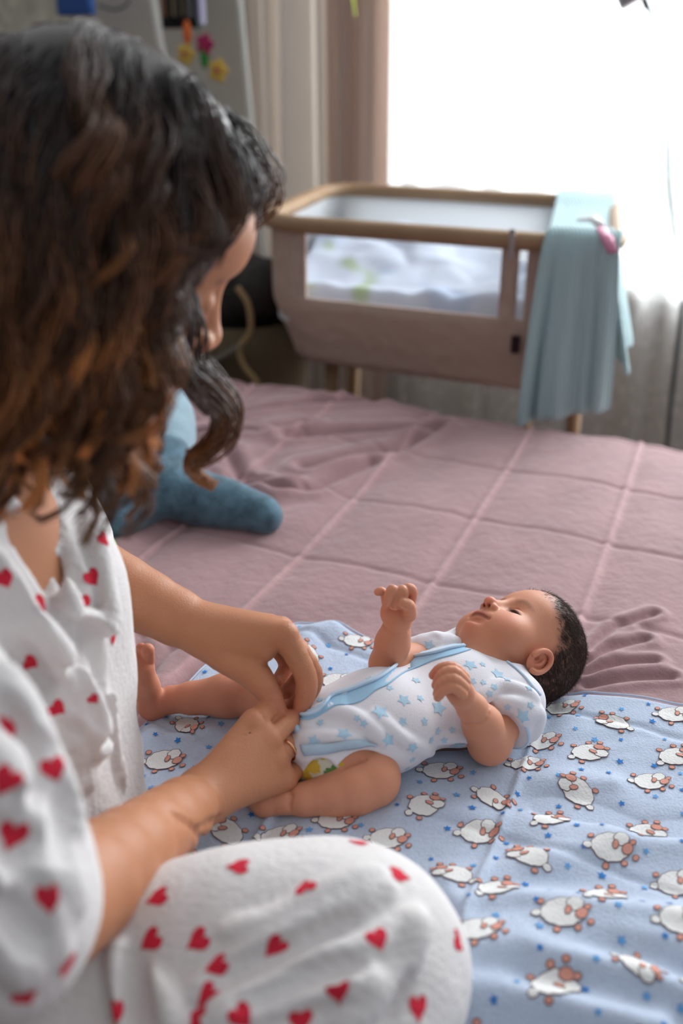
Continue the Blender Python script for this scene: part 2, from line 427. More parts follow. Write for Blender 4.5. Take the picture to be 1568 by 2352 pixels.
curtain('window_curtain', -.70, -.515, .955, .05, 2.35, .010, .07, m_cur2, 5, 'narrow warm beige curtain edge between grey curtain and sheer', 'curtain', n=120)
curtain('sheer_curtain', -.56, 1.55, 1.0, .03, 2.35, .018, .12, m_sheer, 9, 'white sheer lace curtain glowing in front of the window', 'curtain', n=500)
# ------------------------------------------------------------------ bed
m_matt = mat('mattress_cloth', lin((200, 195, 190)), .9)
m_wood_d = mat('bed_wood', lin((120, 92, 70)), .5)
bed = empty('bed', W(-.1, -.8, 0), 'wide bed standing under the dusty pink quilted bedspread', 'bed')
def bbox_part(name, s0, s1, t0, t1, z0, z1, m, parent, bev=.03):
    b = MB(); c = (W(s0, t0)+W(s1, t1))/2; c[2] = (z0+z1)/2; b.box(c, (s1-s0, t1-t0, z1-z0), [E1, E2, (0, 0, 1)]); return b.build(name, m, parent, smooth=False, bevel=bev)
bbox_part('mattress', -1.33, 1.0, -1.66, -.06, .30, .525, m_matt, bed, .04)
bbox_part('bed_frame', -1.34, 1.01, -1.67, -.05, .16, .298, m_wood_d, bed, .01)
for s_ in (-1.28, .95):
    for t_ in (-1.6, -.12): bbox_part('leg', s_-.03, s_+.03, t_-.03, t_+.03, 0, .16, m_wood_d, bed, .004)
QD = np.array([.37, .929]); QN = np.array([.929, -.37]); CD = np.array([.90, -.436]); CN = np.array([.436, .90])
def polyd(P, pts):           # distance in plan to a polyline
    d = np.full(len(P), 9.)
    for a, b in zip(pts[:-1], pts[1:]):
        a = np.asarray(a)[:2]; b = np.asarray(b)[:2]; ba = b-a; t = np.clip(((P-a)@ba)/(ba@ba), 0, 1); d = np.minimum(d, np.linalg.norm(P-a-t[:, None]*ba, axis=1))
    return d
HEADXY = np.array([.235, .925])
CREASE = [[K(*q, BED) for q in L] for L in [
    [(640, 1135), (720, 1130), (850, 1070)], [(660, 1015), (800, 1000), (1000, 985)], [(480, 900), (620, 885), (760, 915)],
    [(560, 960), (720, 935), (860, 930)], [(700, 1080), (900, 1040), (1010, 990)], [(640, 1130), (560, 1110), (520, 1060)],
    [(300, 1180), (215, 1165), (120, 1170)], [(430, 1000), (600, 1010), (700, 985)], [(330, 1470), (300, 1600), (290, 1700)], [(380, 1440), (390, 1500), (340, 1560)]]]
RAD = [[K(*q, BED) for q in L] for L in [[(1345, 1555), (1420, 1535), (1500, 1530)], [(1350, 1580), (1450, 1570), (1540, 1565)], [(1350, 1500), (1410, 1450), (1500, 1420)], [(1330, 1535), (1400, 1500), (1480, 1480)]]]
def bz0(P):
    P = np.asarray(P); P = P[:, :2]
    w = .004*nz(P, 5, 3, 1)
    a = P@QN+w; a = np.abs((a+.319+.101) % .198-.101+0.0) ; a = np.minimum(a, .198-a)
    c = P@CN+.005*nz(P, 6, 4, 1)+.004*np.sin(a*30); c = np.abs((c-1.094+.105) % .212-.105)
    z = BED+.006*(1-np.exp(-(a/.026)**2))+.0026*(1-np.exp(-(c/.0055)**2))-.003
    LQ = np.stack([P@QN, P@QD*.22], 1); z = z+.0017*nz(LQ, 46, 71, 2)
    z = z+.0048*np.exp(-(a/.0040)**2)
    R = np.stack([P@np.array([.85, .5]), P@np.array([-.5, .85])*3.2], 1)
    far = sstep(1.15, 1.9, P[:, 1]-P[:, 0]*.35)
    z = z+nz(R, 7, 11, 2)*(.0014+.0055*far)
    left = sstep(.1, -.4, P[:, 0])
    z = z+.0048*nz(R*1.0, 14, 12, 2)*far*(.4+left)
    for L in CREASE: d = polyd(P, L); z = z-.010*np.exp(-(d/.010)**2)+.008*np.exp(-((d-.028)/.016)**2)
    for L in RAD: d = polyd(P, L); z = z-.0045*np.exp(-(d/.005)**2)+.0045*np.exp(-((d-.012)/.007)**2)
    d = np.linalg.norm(P-HEADXY, axis=1); z = z-.006*np.exp(-(d/.05)**2)
    return z
S_, T_ = np.concatenate([np.arange(-1.42, -.72, .012), np.arange(-.72, .86, .0036), np.arange(.86, 1.08, .012)]), np.concatenate([np.arange(-1.75, -1.3, .012), np.arange(-1.3, -.02, .004), np.arange(-.02, .30, .01)])
SS, TT = np.meshgrid(S_, T_, indexing='ij'); ns, ntt = SS.shape
def sheet_pt(s, t):          # bedspread: flat on top, rounding over the far edge and hanging
    s = s.ravel(); t = t.ravel(); edge = -.03+.018*nz(np.stack([s, s*0], 1), 9, 21, 2); over = np.maximum(t-edge, 0); r = .04; ang = np.minimum(over/r, math.pi/2)
    tt = np.where(over > 0, edge+r*np.sin(ang), t); drop = np.where(over > 0, r*(1-np.cos(ang))+np.maximum(over-r*math.pi/2, 0), 0)
    near = np.maximum(-1.70-t, 0); drop = drop+near*4; sl = np.maximum(np.abs(s+.165)-1.19, 0); drop = drop+sl*4
    P = O0[None]+s[:, None]*E1+tt[:, None]*E2; z = bz0(P)-drop
    hang = drop > .03
    P = P+E2*(np.where(hang, .010*np.sin(s*38+2*np.sin(s*9)), 0))[:, None]
    P[:, 2] = z+np.where(over > -.06, .012*np.maximum(0, nz(np.stack([s, s*0], 1), 16, 22, 2)), 0); return P
V = sheet_pt(SS, TT)
ii = np.arange(ns*ntt).reshape(ns, ntt); Q = np.stack([ii[:-1, :-1], ii[1:, :-1], ii[1:, 1:], ii[:-1, 1:]], -1).reshape(-1, 4)
m_spread = mat('pink_velvet', lin((154, 122, 124)), .85, vcol=True, sheen=.5, var=(9, .10), bump=[('noise', 55, .0022), ('noise', 600, .0004)])
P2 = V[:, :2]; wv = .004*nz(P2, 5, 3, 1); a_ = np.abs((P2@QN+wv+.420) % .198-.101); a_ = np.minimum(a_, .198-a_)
sc_ = np.array(lin((155, 122, 124)))[None]*(1+.34*np.exp(-(a_/.0050)**2))[:, None]   # sheen of the pressed pile painted paler along the long seams
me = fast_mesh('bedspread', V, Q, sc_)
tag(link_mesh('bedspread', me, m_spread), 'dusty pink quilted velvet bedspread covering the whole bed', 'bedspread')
# ------------------------------------------------------------------ blanket with sheep
TOP = np.array([(-.15, .957), (-.105, 1.012), (-.05, 1.039), (.0, 1.025), (.07, .985), (.15, .943), (.218, .917), (.29, .893), (.361, .871), (.47, .83), (.62, .76)])
LEFT = np.array([(-.15, .957), (-.18, .89), (-.216, .813), (-.25, .74), (-.28, .66), (-.30, .56), (-.32, .44), (-.33, .30)])
def interp_poly(P, u):
    d = np.r_[0, np.cumsum(np.linalg.norm(np.diff(P, axis=0), axis=1))]; d /= d[-1]
    return np.stack([np.interp(u, d, P[:, 0]), np.interp(u, d, P[:, 1])], -1)
def kp(*q): return [K(x, y, BED+.01) for x, y in q]
FOLDS = [(kp((1030, 2040), (1130, 2015), (1260, 1985), (1400, 1950), (1568, 1948)), .009, .016), (kp((1060, 2110), (1180, 2098), (1320, 2110), (1568, 2140)), .014, .014),
         (kp((1060, 2222), (1200, 2222), (1330, 2250), (1480, 2290), (1600, 2330)), .018, .014), (kp((1040, 2300), (1140, 2310), (1300, 2350), (1500, 2400)), .016, .013),
         (kp((1080, 2165), (1250, 2165), (1400, 2180), (1600, 2215)), .011, .012), (kp((1260, 1850), (1400, 1880), (1480, 1910), (1600, 1915)), -.008, .012),
         (kp((1120, 1775), (1250, 1790), (1400, 1800)), .004, .012), (kp((940, 1850), (1100, 1880), (1260, 1900), (1420, 1905)), .004, .016), (kp((420, 1700), (560, 1650)), .004, .01),
         (kp((690, 1500), (720, 1470), (760, 1458)), .010, .014), (kp((330, 1850), (420, 1800), (480, 1790)), .005, .01)]
def blz(P):                  # blanket height over the plan
    P = np.asarray(P)[:, :2]; z = bz0(P)+.006
    z = z+.0014*nz(P*np.array([.7, 1.8]), 46, 31, 3)+.0022*nz(P*np.array([.4, 1.7]), 22, 32, 2)
    for L, a, w_ in FOLDS:
        d = polyd(P, L); z = z+a*1.35*np.exp(-(d/(w_*1.35))**2)
    return np.maximum(z, bz0(P)+.003)
nu, nv = 420, 380
U, Vv = np.meshgrid(np.linspace(0, 1, nu), np.linspace(0, 1, nv), indexing='ij')
PP = interp_poly(TOP, U.ravel())+interp_poly(LEFT, Vv.ravel())-TOP[0]
BV = np.concatenate([PP, blz(PP)[:, None]], 1)
dB = np.minimum(U.ravel(), Vv.ravel()); BV[:, 2] -= .004*np.exp(-(dB/.006)**2)
ii = np.arange(nu*nv).reshape(nu, nv); BQ = np.stack([ii[:-1, :-1], ii[1:, :-1], ii[1:, 1:], ii[:-1, 1:]], -1).reshape(-1, 4)
m_bl = mat('blue_flannel', lin((187, 200, 220)), .95, sheen=.2, var=(300, .05), bump=[('noise', 420, .0008), ('noise', 1500, .0004)])
m_pw = mat('print_white', lin((226, 226, 224)), .95, bump=[('noise', 420, .0008)]); m_pk = mat('print_pink', lin((212, 150, 134)), .95, bump=[('noise', 420, .0008)])
m_po = mat('print_outline', lin((118, 92, 92)), .95); m_pb = mat('print_blue', lin((52, 122, 196)), .95, bump=[('noise', 420, .0008)]); m_pc = mat('print_light_blue', lin((98, 160, 215)), .95)
m_hem = mat('hem_thread', lin((196, 208, 226)), .95)
def bl_decal(c, poly, mi, lvl=1, rings=3):
    v2, fs = fan(poly, rings); P = np.asarray(c)[:2]+v2; return (np.concatenate([P, np.full((len(P), 1), .0007+.00018*lvl)], 1), fs, mi)
def sheep(c, rot, flip, s=1.0):
    out = []; ca, sa = math.cos(rot), math.sin(rot)
    def q(x, y): x *= flip*s; y *= s; return np.array([c[0]+x*ca-y*sa, c[1]+x*sa+y*ca])
    def part(x, y, a, b, ro, mi, lvl, wob=0, wn=9, ol=.0007):
        a *= s; b *= s
        out.append(bl_decal(q(x, y), ell_poly(a+ol, b+ol, 28 if wob else 14, rot+ro*flip, wob, wn), 3, lvl-1, 6 if wob else 2)); out.append(bl_decal(q(x, y), ell_poly(a, b, 28 if wob else 14, rot+ro*flip, wob, wn), mi, lvl, 6 if wob else 2))
    for x, y in ((-.010, -.0135), (.006, -.0145), (-.012, .013), (.017, -.012)): part(x, y, .0026, .0020, .4, 2, 2)
    part(-.019, .004, .0033, .0028, 0, 1, 2, .12, 5)
    part(0, 0, .0155, .0112, 0, 1, 3, .10, 11)
    part(.0115, .0045, .0062, .0050, .3, 1, 5, .10, 7)
    part(.013, -.0045, .0050, .0036, .5, 2, 7)
    part(.0045, .0005, .0038, .0020, .9, 2, 7)
    part(.0195, -.0005, .0026, .0018, .3, 2, 7)
    return out
SP = [(1290, 1622, .3, 1), (1408, 1668, 2.6, 1), (1240, 1700, .2, 1), (1208, 1757, .3, 1), (1350, 1735, 3.3, -1), (1130, 1838, 2.3, -1), (975, 1865, 3.5, -1), (1325, 1825, 2.2, 1), (1262, 1893, 3.4, -1), (1098, 1920, .3, 1),
      (890, 1935, .2, 1), (1492, 1800, .2, 1), (1212, 1990, 2.5, 1), (1398, 1972, .2, 1), (1482, 1915, 3.3, -1), (1138, 2075, 3.5, -1), (1382, 2085, 3.5, -1), (1285, 2150, .2, 1), (1550, 1745, 3.4, -1), (1545, 1650, .2, 1), (1555, 2160, .3, 1),
      (1455, 2270, 2.2, -1), (1265, 2310, 3.5, -1), (1095, 2190, .3, 1), (1550, 2040, .3, 1), (820, 1482, .2, 1), (705, 1520, 2.2, 1), (775, 1568, .3, 1), (430, 1675, 2.0, -1), (375, 1752, .3, 1), (1010, 1778, .2, 1), (640, 1925, .3, 1), (520, 1915, 2.4, 1), (770, 1895, .2, 1), (1040, 2030, 2.7, 1)]
decs = []; spxy = []
for x, y, r_, fl in SP:
    c = K(x, y, BED+.008); spxy.append(c[:2]); decs += sheep(c, r_ if r_ < 1 else r_, fl, random.uniform(.92, 1.05))
for _ in range(400):         # the rest of the cloth, out of the photograph
    c = interp_poly(TOP, random.random())+interp_poly(LEFT, random.random())-TOP[0]
    if c[1] > .52 and not (c[0] < -.02 and c[1] < .72) : continue
    if min(np.linalg.norm(np.array(spxy)-c, axis=1)) > .05: spxy.append(c); decs += sheep(c, random.choice([.3, 2.5, 3.4]), random.choice([1, -1]))
SXY = np.array(spxy); stars = []
for _ in range(3500):
    c = interp_poly(TOP, random.uniform(.01, .99))+interp_poly(LEFT, random.uniform(.01, .99))-TOP[0]
    if np.linalg.norm(SXY-c, axis=1).min() < .022: continue
    if stars and np.linalg.norm(np.array(stars)-c, axis=1).min() < .021: continue
    stars.append(c); decs.append(bl_decal(c, star_poly(random.uniform(.0030, .0046), random.uniform(0, 6)), 4 if random.random() < .65 else 5, 1, 1))
Vd, Td, Md = join_decals(BV, BQ, decs); Vd[len(BV):, 2] += blz(Vd[len(BV):])
me = mixed_mesh('baby_blanket', Vd, BQ, Td, Md)
blk = tag(link_mesh('baby_blanket', me, [m_bl, m_pw, m_pk, m_po, m_pb, m_pc]), 'light blue flannel baby blanket printed with white sheep and blue stars', 'blanket')
hb = MB()
for L, key_ in ((TOP, 0), (LEFT, 1)):
    pl = interp_poly(L, np.linspace(0, 1, 260)); zz = blz(pl)
    hb.tube([(p[0], p[1], z_-.001) for p, z_ in zip(pl, zz)], .0012, 6)
hb.build('hem', m_hem, blk)
# ------------------------------------------------------------------ crib
crib = empty('crib', W(-.08, .41, 0), 'dusty pink bedside crib with wooden rim beyond the bed', 'crib')
m_cf = mat('crib_fabric', lin((186, 162, 148)), .9, bump=[('voronoi', 30, .004), ('noise', 500, .0004)])
m_cw = mat('crib_wood', lin((158, 128, 98)), .5, var=(12, .1)); m_liner = mat('crib_liner', lin((222, 226, 230)), .9, trans=.35); m_tag_ = mat('dark_label', lin((48, 22, 34)), .7)
m_net = mat('net_window', lin((225, 228, 232)), .9, alpha=.10)
CS0, CS1, CT0, CT1, CR = -.445, .30, .10, .70, .11
def crib_path(n_c=9, inset=0.0):
    pts = []; 
    for (cs, ct, a0) in ((CS1-CR, CT0+CR, -90), (CS1-CR, CT1-CR, 0), (CS0+CR, CT1-CR, 90), (CS0+CR, CT0+CR, 180)):
        for k in range(n_c+1):
            a = math.radians(a0+90*k/n_c); pts.append((cs+(CR-inset)*math.cos(a), ct+(CR-inset)*math.sin(a)))
    return pts
def shear(s, t): return s-.12*(t-CT0)/.6
FS = sorted(set([-.335, -.30, -.25, -.2, -.15, -.1, -.05, 0, .05, .085, .105, .118, .135, .15, .175] + [-.367, -.362, -.38, -.398]))
per = crib_path(); front = [(s, CT0) for s in FS if CS0+CR < s < CS1-CR]
# order: right corners.. ends with left front corner -> then front edge left to right
loop = per + front
ZL = [.575, .59, .62, .66, .70, .722, .76, .80, .858, .885]
def inset_z(z): return .055*(1-sstep(.56, .72, z))
V = []; F = []; M_ = []
cs_, ct_ = (CS0+CS1)/2, (CT0+CT1)/2
for z in ZL:
    for s, t in loop:
        k = 1-inset_z(z)/.42; ss = cs_+(s-cs_)*k; t2 = ct_+(t-ct_)*(1-inset_z(z)/.5) if t > CT0+.001 or True else t
        V.append(W(shear(ss, t2), t2, z))
n = len(loop)
for j in range(len(ZL)-1):
    for i in range(n):
        a, b_ = loop[i], loop[(i+1) % n]; sm = (a[0]+b_[0])/2; zm = (ZL[j]+ZL[j+1])/2
        if a[1] == CT0 and b_[1] == CT0 or (abs(a[1]-CT0) < 1e-6 and abs(b_[1]-CT0) < 1e-6):
            if .722 < zm < .858 and -.367 < sm < .085: continue
            if .722 < zm < .858 and .118 < sm < .135: continue
        if a[1] > CT1-.02 and b_[1] > CT1-.02 and .70 < zm < .858: continue
        M_.append(0)
        F.append((j*n+i, j*n+(i+1) % n, (j+1)*n+(i+1) % n, (j+1)*n+i))
b = MB(); b.add(V, F); b.m = M_
F2 = [tuple(range(n))[::-1]]; b.add([V[i] for i in range(n)], F2, 0)
body = b.build('fabric_body', [m_cf, m_liner], crib)
md = body.modifiers.new('thick', 'SOLIDIFY'); md.thickness = .008
lp = crib_path(9, .012); lp = lp[3:-3]; k = len(lp); b = MB(); b.add([W(shear(s_, t_), t_, z) for z in (.66, .70, .78, .868) for s_, t_ in lp], [(j*k+i, j*k+i+1, (j+1)*k+i+1, (j+1)*k+i) for j in range(3) for i in range(k-1)]); b.build('inner_liner', m_liner, crib)
b = MB(); b.tube([W(shear(s, t), t, .872) for s, t in crib_path(12)], .020, 8, closed=True, flat=.9); b.build('wooden_rim', m_cw, crib)
b = MB(); b.add([W(-.367, CT0+.002, .722), W(.085, CT0+.002, .722), W(.085, CT0+.002, .858), W(-.367, CT0+.002, .858)], [(0, 1, 2, 3)]); b.build('net_window', m_net, crib, smooth=False)
b = MB(); b.box(W(.125, CT0-.004, .675), (.016, .005, .034), [E1, E2, (0, 0, 1)]); b.build('fabric_label', m_tag_, crib, smooth=False)
b = MB(); b.box(W(.108, CT0-.018, .868), (.012, .008, .055), [E1, E2, (0, 0, 1)]); b.build('strap', mat('strap_grey', lin((165, 155, 150)), .6), crib, bevel=.002)
for s_, t_ in ((-.30, .2), (.25, .36), (-.34, .6), (.13, .64)):
    b = MB(); b.tube([W(shear(s_, t_), t_, .58), W(shear(s_, t_)*1.05, t_, 0)], [.016, .013], 12); b.build('leg', m_cw, crib)
V = [W(shear(cs_+(s-cs_)*.86, t), ct_+(t-ct_)*.84, z) for z in (.625, .665) for s, t in crib_path()]
k = len(crib_path()); b = MB(); b.add(V, [tuple(range(k))[::-1], tuple(range(k, 2*k))]+[(i, (i+1) % k, k+(i+1) % k, k+i) for i in range(k)]); b.build('mattress', m_liner, crib, smooth=False)
# crumpled white-blue bedding in the crib
gx, gy = 90, 60; SS, TT = np.meshgrid(np.linspace(-.41, .22, gx), np.linspace(.14, .63, gy), indexing='ij')
q = np.stack([SS.ravel(), TT.ravel()], 1); e_ = sstep(0, .02, SS.ravel()+.41)*sstep(0, .05, .22-SS.ravel())*sstep(0, .05, TT.ravel()-.14)*sstep(0, .05, .63-TT.ravel())
zz = .668+e_*(.065+.030*np.abs(nz(q, 14, 51, 3))+.07*sstep(.1, -.2, q[:, 0])*sstep(.2,.5,q[:, 1]))
V = O0[None]+np.array([shear(a, b_) for a, b_ in q])[:, None]*E1+q[:, 1:2]*E2; V[:, 2] = zz
ii = np.arange(gx*gy).reshape(gx, gy); Q = np.stack([ii[:-1, :-1], ii[1:, :-1], ii[1:, 1:], ii[:-1, 1:]], -1).reshape(-1, 4)
colr = np.tile(lin((205, 214, 230)), (len(V), 1)); gm = sstep(.2, .9, nz(q, 45, 60, 2))*(q[:, 0] < -.12); colr = colr*(1-gm[:, None])+np.array(lin((176, 196, 156)))*gm[:, None]; g2 = sstep(.3, 1.0, nz(q, 22, 61, 2))[:, None]*.5; colr = colr*(1-g2)+np.array(lin((160, 180, 212)))*g2
tag(link_mesh('crumpled_sheet', fast_mesh('crumpled_sheet', V, Q, colr), mat('crib_sheet', rough=.9, vcol=True)), 'crumpled white and pale blue sheet lying inside the crib', 'sheet')
# mint knitted blanket over the right end of the crib
m_mint = mat('mint_knit', lin((176, 204, 208)), .95, sheen=.2, bump=[('wave', 45, .0015), ('noise', 300, .001)])
# cross-section path for the drape: down outside front, over the rim, across the opening, over the back rim
def drape(name, s0, s1, prof, m, wav, hem, seed, nu=70):
    pr = spline(prof, 10); V = []; r = np.random.default_rng(seed)
    for i in range(nu):
        u = i/(nu-1); s = s0+(s1-s0)*u
        for j, (t, z, g_) in enumerate(pr):
            v = j/(len(pr)-1); f_ = wav*g_
            V.append(W(s-.22*max(t-CT0, 0)+f_*.3*math.sin(9*u+2)+ .05*g_*(u-.45), t-f_*(math.sin(17*u+1.5*math.sin(5*u))*.9+.5*math.sin(31*u)), z+hem*g_*(u*2.6-.5)))
    n = len(pr); Q = [(i*n+j, i*n+j+1, (i+1)*n+j+1, (i+1)*n+j) for i in range(nu-1) for j in range(n-1)]
    o = link_mesh(name, fast_mesh(name, V, Q), m); md = o.modifiers.new('thick', 'SOLIDIFY'); md.thickness = .006; md.offset = 0; return o
mint = drape('knitted_blanket', .172, .305, [(CT0-.05, .54, 1), (CT0-.045, .66, .8), (CT0-.037, .78, .45), (CT0-.028, .87, .12), (CT0, .899, 0), (CT0+.035, .885, .1), (CT0+.20, .868, .25), (CT0+.42, .875, .1), (.62, .893, 0), (.695, .898, 0), (.732, .88, .1), (.74, .80, .3)], m_mint, .016, .022, 3)
tag(mint, 'mint green knitted blanket draped over the right end of the crib', 'blanket')
side = drape('x', .0, 1.0, [(0, 0, 0), (1, 1, 1)], m_mint, 0, 0, 1, nu=2) ; bpy.data.objects.remove(side)
# its corner falling down past the crib end
V = []; nu = 50; nv = 40
for i in range(nu):
    u = i/(nu-1)
    for j in range(nv):
        v = j/(nv-1); t = .09+.33*u; s = .305-.05*u+.03*v+.014*v*math.sin(15*u+1); z = .885-.255*v*(1-.12*math.sin(3*u))+.012*math.cos(math.pi*u)
        V.append(W(s-.02*(1-v), t, z-.0))
Q = [(i*nv+j, i*nv+j+1, (i+1)*nv+j+1, (i+1)*nv+j) for i in range(nu-1) for j in range(nv-1)]
o = link_mesh('end_fall', fast_mesh('end_fall', V, Q), m_mint, mint); md = o.modifiers.new('thick', 'SOLIDIFY'); md.thickness = .006
# small pink and white clip lying on it
cl = empty('baby_comb', W(.255, .13, .905), 'small white and pink baby comb lying on the mint blanket', 'comb')
m_pink = mat('pink_plastic', lin((214, 140, 168)), .4); m_wp = mat('white_plastic', lin((238, 236, 238)), .4)
b = MB(); b.tube([W(.215, .16, .908), W(.245, .135, .914), W(.265, .115, .905)], [.010, .013, .011], 12, flat=.5); b.build('handle', m_wp, cl)
b = MB(); b.tube([W(.265, .105, .902), W(.285, .075, .890), W(.298, .055, .872)], [.010, .013, .009], 12, flat=.5); b.build('head', m_pink, cl)
# ------------------------------------------------------------------ background bits
mon = empty('hanging_device', T(1440, -25, .93), 'white device with a black plug hanging at the top right', 'device')
p0 = T(1446, -34, .93); b = MB(); axr = [E1*math.cos(.5)+np.array([0, 0, 1])*math.sin(.5), E2, -E1*math.sin(.5)+np.array([0, 0, 1])*math.cos(.5)]
b.box(p0, (.075, .04, .085), axr); b.build('housing', mat('grey_plastic', lin((205, 200, 202)), .4), mon, bevel=.006)
b = MB(); b.box(p0+np.array([0, 0, 0])-E2*.021, (.058, .002, .066), axr); b.build('front_plate', mat('mid_grey', lin((150, 145, 148)), .5), mon, smooth=False)
b = MB(); b.box(T(1482, 8, .93), (.014, .014, .026), axr); b.build('plug', mat('black_plastic', lin((25, 28, 32)), .5), mon, bevel=.002)
cp = spline([T(x, y, .93) for x, y in ((1485, 15), (1498, 40), (1512, 130), (1528, 240), (1532, 330), (1535, 420), (1548, 520), (1566, 620))]+[T(1590, 760, .93), T(1598, 900, .93)], 8)
b = MB(); b.tube(cp, .0045, 8); tag(b.build('power_cord', mat('grey_green_cord', lin((78, 98, 90)), .6)), 'thin grey-green power cord hanging down the sheer curtain', 'cord')
cp = spline([T(x, y, .9) for x, y in ((1568, 690), (1560, 760), (1548, 860), (1538, 950), (1532, 1020))]+[W(.36, .9, .02)], 6)
b = MB(); b.tube(cp, .006, 8); tag(b.build('power_cord', mat('dark_cord', lin((70, 76, 78)), .6)), 'thick dark cord running down behind the bed at the right', 'cord')
m_pole = mat('white_metal', lin((222, 222, 216)), .4)
rk = empty('metal_stand', W(-1.1, .85, 0), 'white metal stand with two thin poles above the dark hair', 'stand')
for (x0, y0, x1, y1) in ((545, -60, 580, 330), (342, -60, 372, 120)):
    a_, b_ = T(x0, y0, .85), T(x1, y1, .85); d_ = (b_-a_)/(b_[2]-a_[2]); lo_ = a_+d_*(0.0-a_[2]); hi_ = a_+d_*(2.0-a_[2])
    b = MB(); b.tube([lo_, hi_], .0085 if x0 > 400 else .0105, 12); b.build('pole', m_pole, rk)
a_, b_ = T(578, 285, .85), T(520, 275, .85); b = MB(); b.tube([a_, b_], .013, 10); b.build('bracket', m_pole, rk)
bp = empty('blue_pouch', T(170, -10, 1.0), 'blue fabric pouch hanging on the wall at the top left', 'pouch')
b = MB(); b.box(T(170, -22, 1.0), (.135, .03, .14), [E1, E2, (0, 0, 1)]); b.build('bag', mat('blue_cloth', lin((62, 98, 168)), .8), bp, bevel=.01)
b = MB(); b.tube(spline([T(225, 12, 1.0), T(265, 22, 1.0), T(295, 5, 1.0), T(300, -40, 1.0)], 6), .004, 8); b.build('cable', mat('grey_cable', lin((92, 95, 100)), .6), bp)
bo = empty('book_rack', T(412, -20, .97), 'black wall rack with pale book spines at the top left', 'rack')
b = MB(); b.box(T(412, -40, .99), (.125, .02, .24), [E1, E2, (0, 0, 1)]); b.build('back_board', mat('black_board', lin((26, 26, 30)), .7), bo, smooth=False)
for i, x in enumerate((376, 388, 400, 410, 421, 431)):
    b = MB(); b.box(T(x, -20+4*(i % 2), .965), (.009, .02, .13), [E1, E2, (0, 0, 1)])
    b.build('spine', mat('spine_%s' % 'abcdef'[i], lin([(150, 105, 80), (70, 66, 62), (140, 128, 105), (60, 58, 60), (120, 110, 95), (50, 48, 50)][i]), .7), bo, smooth=False)
b = MB(); b.box(T(458, -30, .96), (.012, .03, .19), [E1, E2, (0, 0, 1)]); b.build('side_rail', mat('lilac_rail', lin((150, 148, 175)), .6), bo, smooth=False)
# hanging paper flowers
def flower(px, py, col, r, label, kind):
    c = T(px, py, .9); root = empty('paper_flower', c, label, 'flower', 'hanging paper flowers')
    m = mat('paper_'+kind, lin(col), .8); r *= 1.45
    if kind in ('leaf', 'orange'):
        b = MB(); b.ball(c, (r*.5, r*.35, r*1.25), 8, ax=[E1, E2, (0, 0, 1)]); b.build('petal', m, root)
        return
    for k in range(5):
        a = k*2*math.pi/5; d = E1*math.cos(a)+np.array([0, 0, 1])*math.sin(a); b = MB()
        b.ball(c+d*r*.5, (r*.62, r*.3, r*.45), 7, ax=[d, E2, np.cross(d, E2)]); b.build('petal', m, root)
    b = MB(); b.ball(c-E2*r*.25, r*.25, 6); b.build('centre', mat('paper_centre', lin((190, 60, 90)), .8), root)
flower(430, 76, (232, 120, 62), .019, 'orange paper bud hanging above the magenta flower', 'orange')
flower(427, 124, (226, 196, 96), .020, 'yellow paper flower nearest the dark hair', 'yellow')
flower(470, 102, (176, 45, 100), .019, 'magenta paper flower hanging between yellow and green', 'magenta')
flower(469, 130, (50, 145, 62), .018, 'green paper leaf hanging under the magenta flower', 'leaf')
flower(501, 162, (228, 194, 88), .021, 'yellow paper flower hanging lowest and nearest the white pole', 'yellow')
b = MB(); b.tube(spline([T(452, 40, .91), T(456, 80, .91), T(470, 110, .91), T(485, 140, .91), T(500, 160, .91)], 5), .0016, 6)
tag(b.build('flower_string', mat('green_string', lin((70, 110, 85)), .8)), 'green string holding the paper flowers together', 'string')
# basket and clutter behind the bed, left of the crib
bk = empty('wicker_basket', W(-.62, .35, 0), 'tall wicker basket with curved handles left of the crib', 'basket')
m_wick = mat('wicker', lin((118, 104, 82)), .8, bump=[('wave', 40, .004)]); m_dark = mat('dark_cloth', lin((52, 48, 46)), .9, var=(20, .3)); m_leaf = mat('dark_leaf', lin((62, 80, 52)), .7)
b = MB(); c_ = W(-.66, .38, 0); V = []
for z, r in ((.02, .12), (.3, .15), (.52, .17), (.60, .165), (.58, .15)):
    for k in range(28): a = 2*math.pi*k/28; V.append(c_+np.array([math.cos(a)*r, math.sin(a)*r, z]))
b.add(V, [(j*28+k, j*28+(k+1) % 28, (j+1)*28+(k+1) % 28, (j+1)*28+k) for j in range(4) for k in range(28)]+[tuple(range(28))[::-1]]); b.build('basket_body', m_wick, bk)
b = MB(); b.tube(spline([T(545, 660, .2), T(570, 700, .2), T(575, 760, .2), T(550, 800, .2), T(560, 840, .2), T(590, 880, .2), T(600, 930, .2)], 6), .0075, 8); b.build('handle', mat('pale_cane', lin((165, 140, 100)), .7), bk)
b = MB(); b.tube(spline([T(440, 850, .2), T(500, 825, .2), T(560, 790, .2)], 6), .007, 8); b.build('handle', mat('grey_cane', lin((120, 116, 104)), .7), bk)
s = SDF(); cc = c_+np.array([0, 0, .62]); r_ = np.random.default_rng(4)
for i in range(9): s.add(ell(cc+r_.uniform(-.08, .08, 3)*np.array([1, 1, .7]), r_.uniform(.05, .08, 3)), .03)
tag(sdf_obj('dark_clothes', s, cc-.2, cc+.2, .006, m_dark), 'dark clothes heaped in the wicker basket', 'clothes')
b = MB()
for i in range(14):
    a = r_.uniform(0, 6.28); p = cc+np.array([math.cos(a)*.07, math.sin(a)*.07, .06+r_.uniform(-.03, .05)]); d = r_.normal(size=3); d /= np.linalg.norm(d); b.ball(p, (.028, .012, .004), 6, ax=np.linalg.qr(np.stack([d, r_.normal(size=3), r_.normal(size=3)], 1))[0].T)
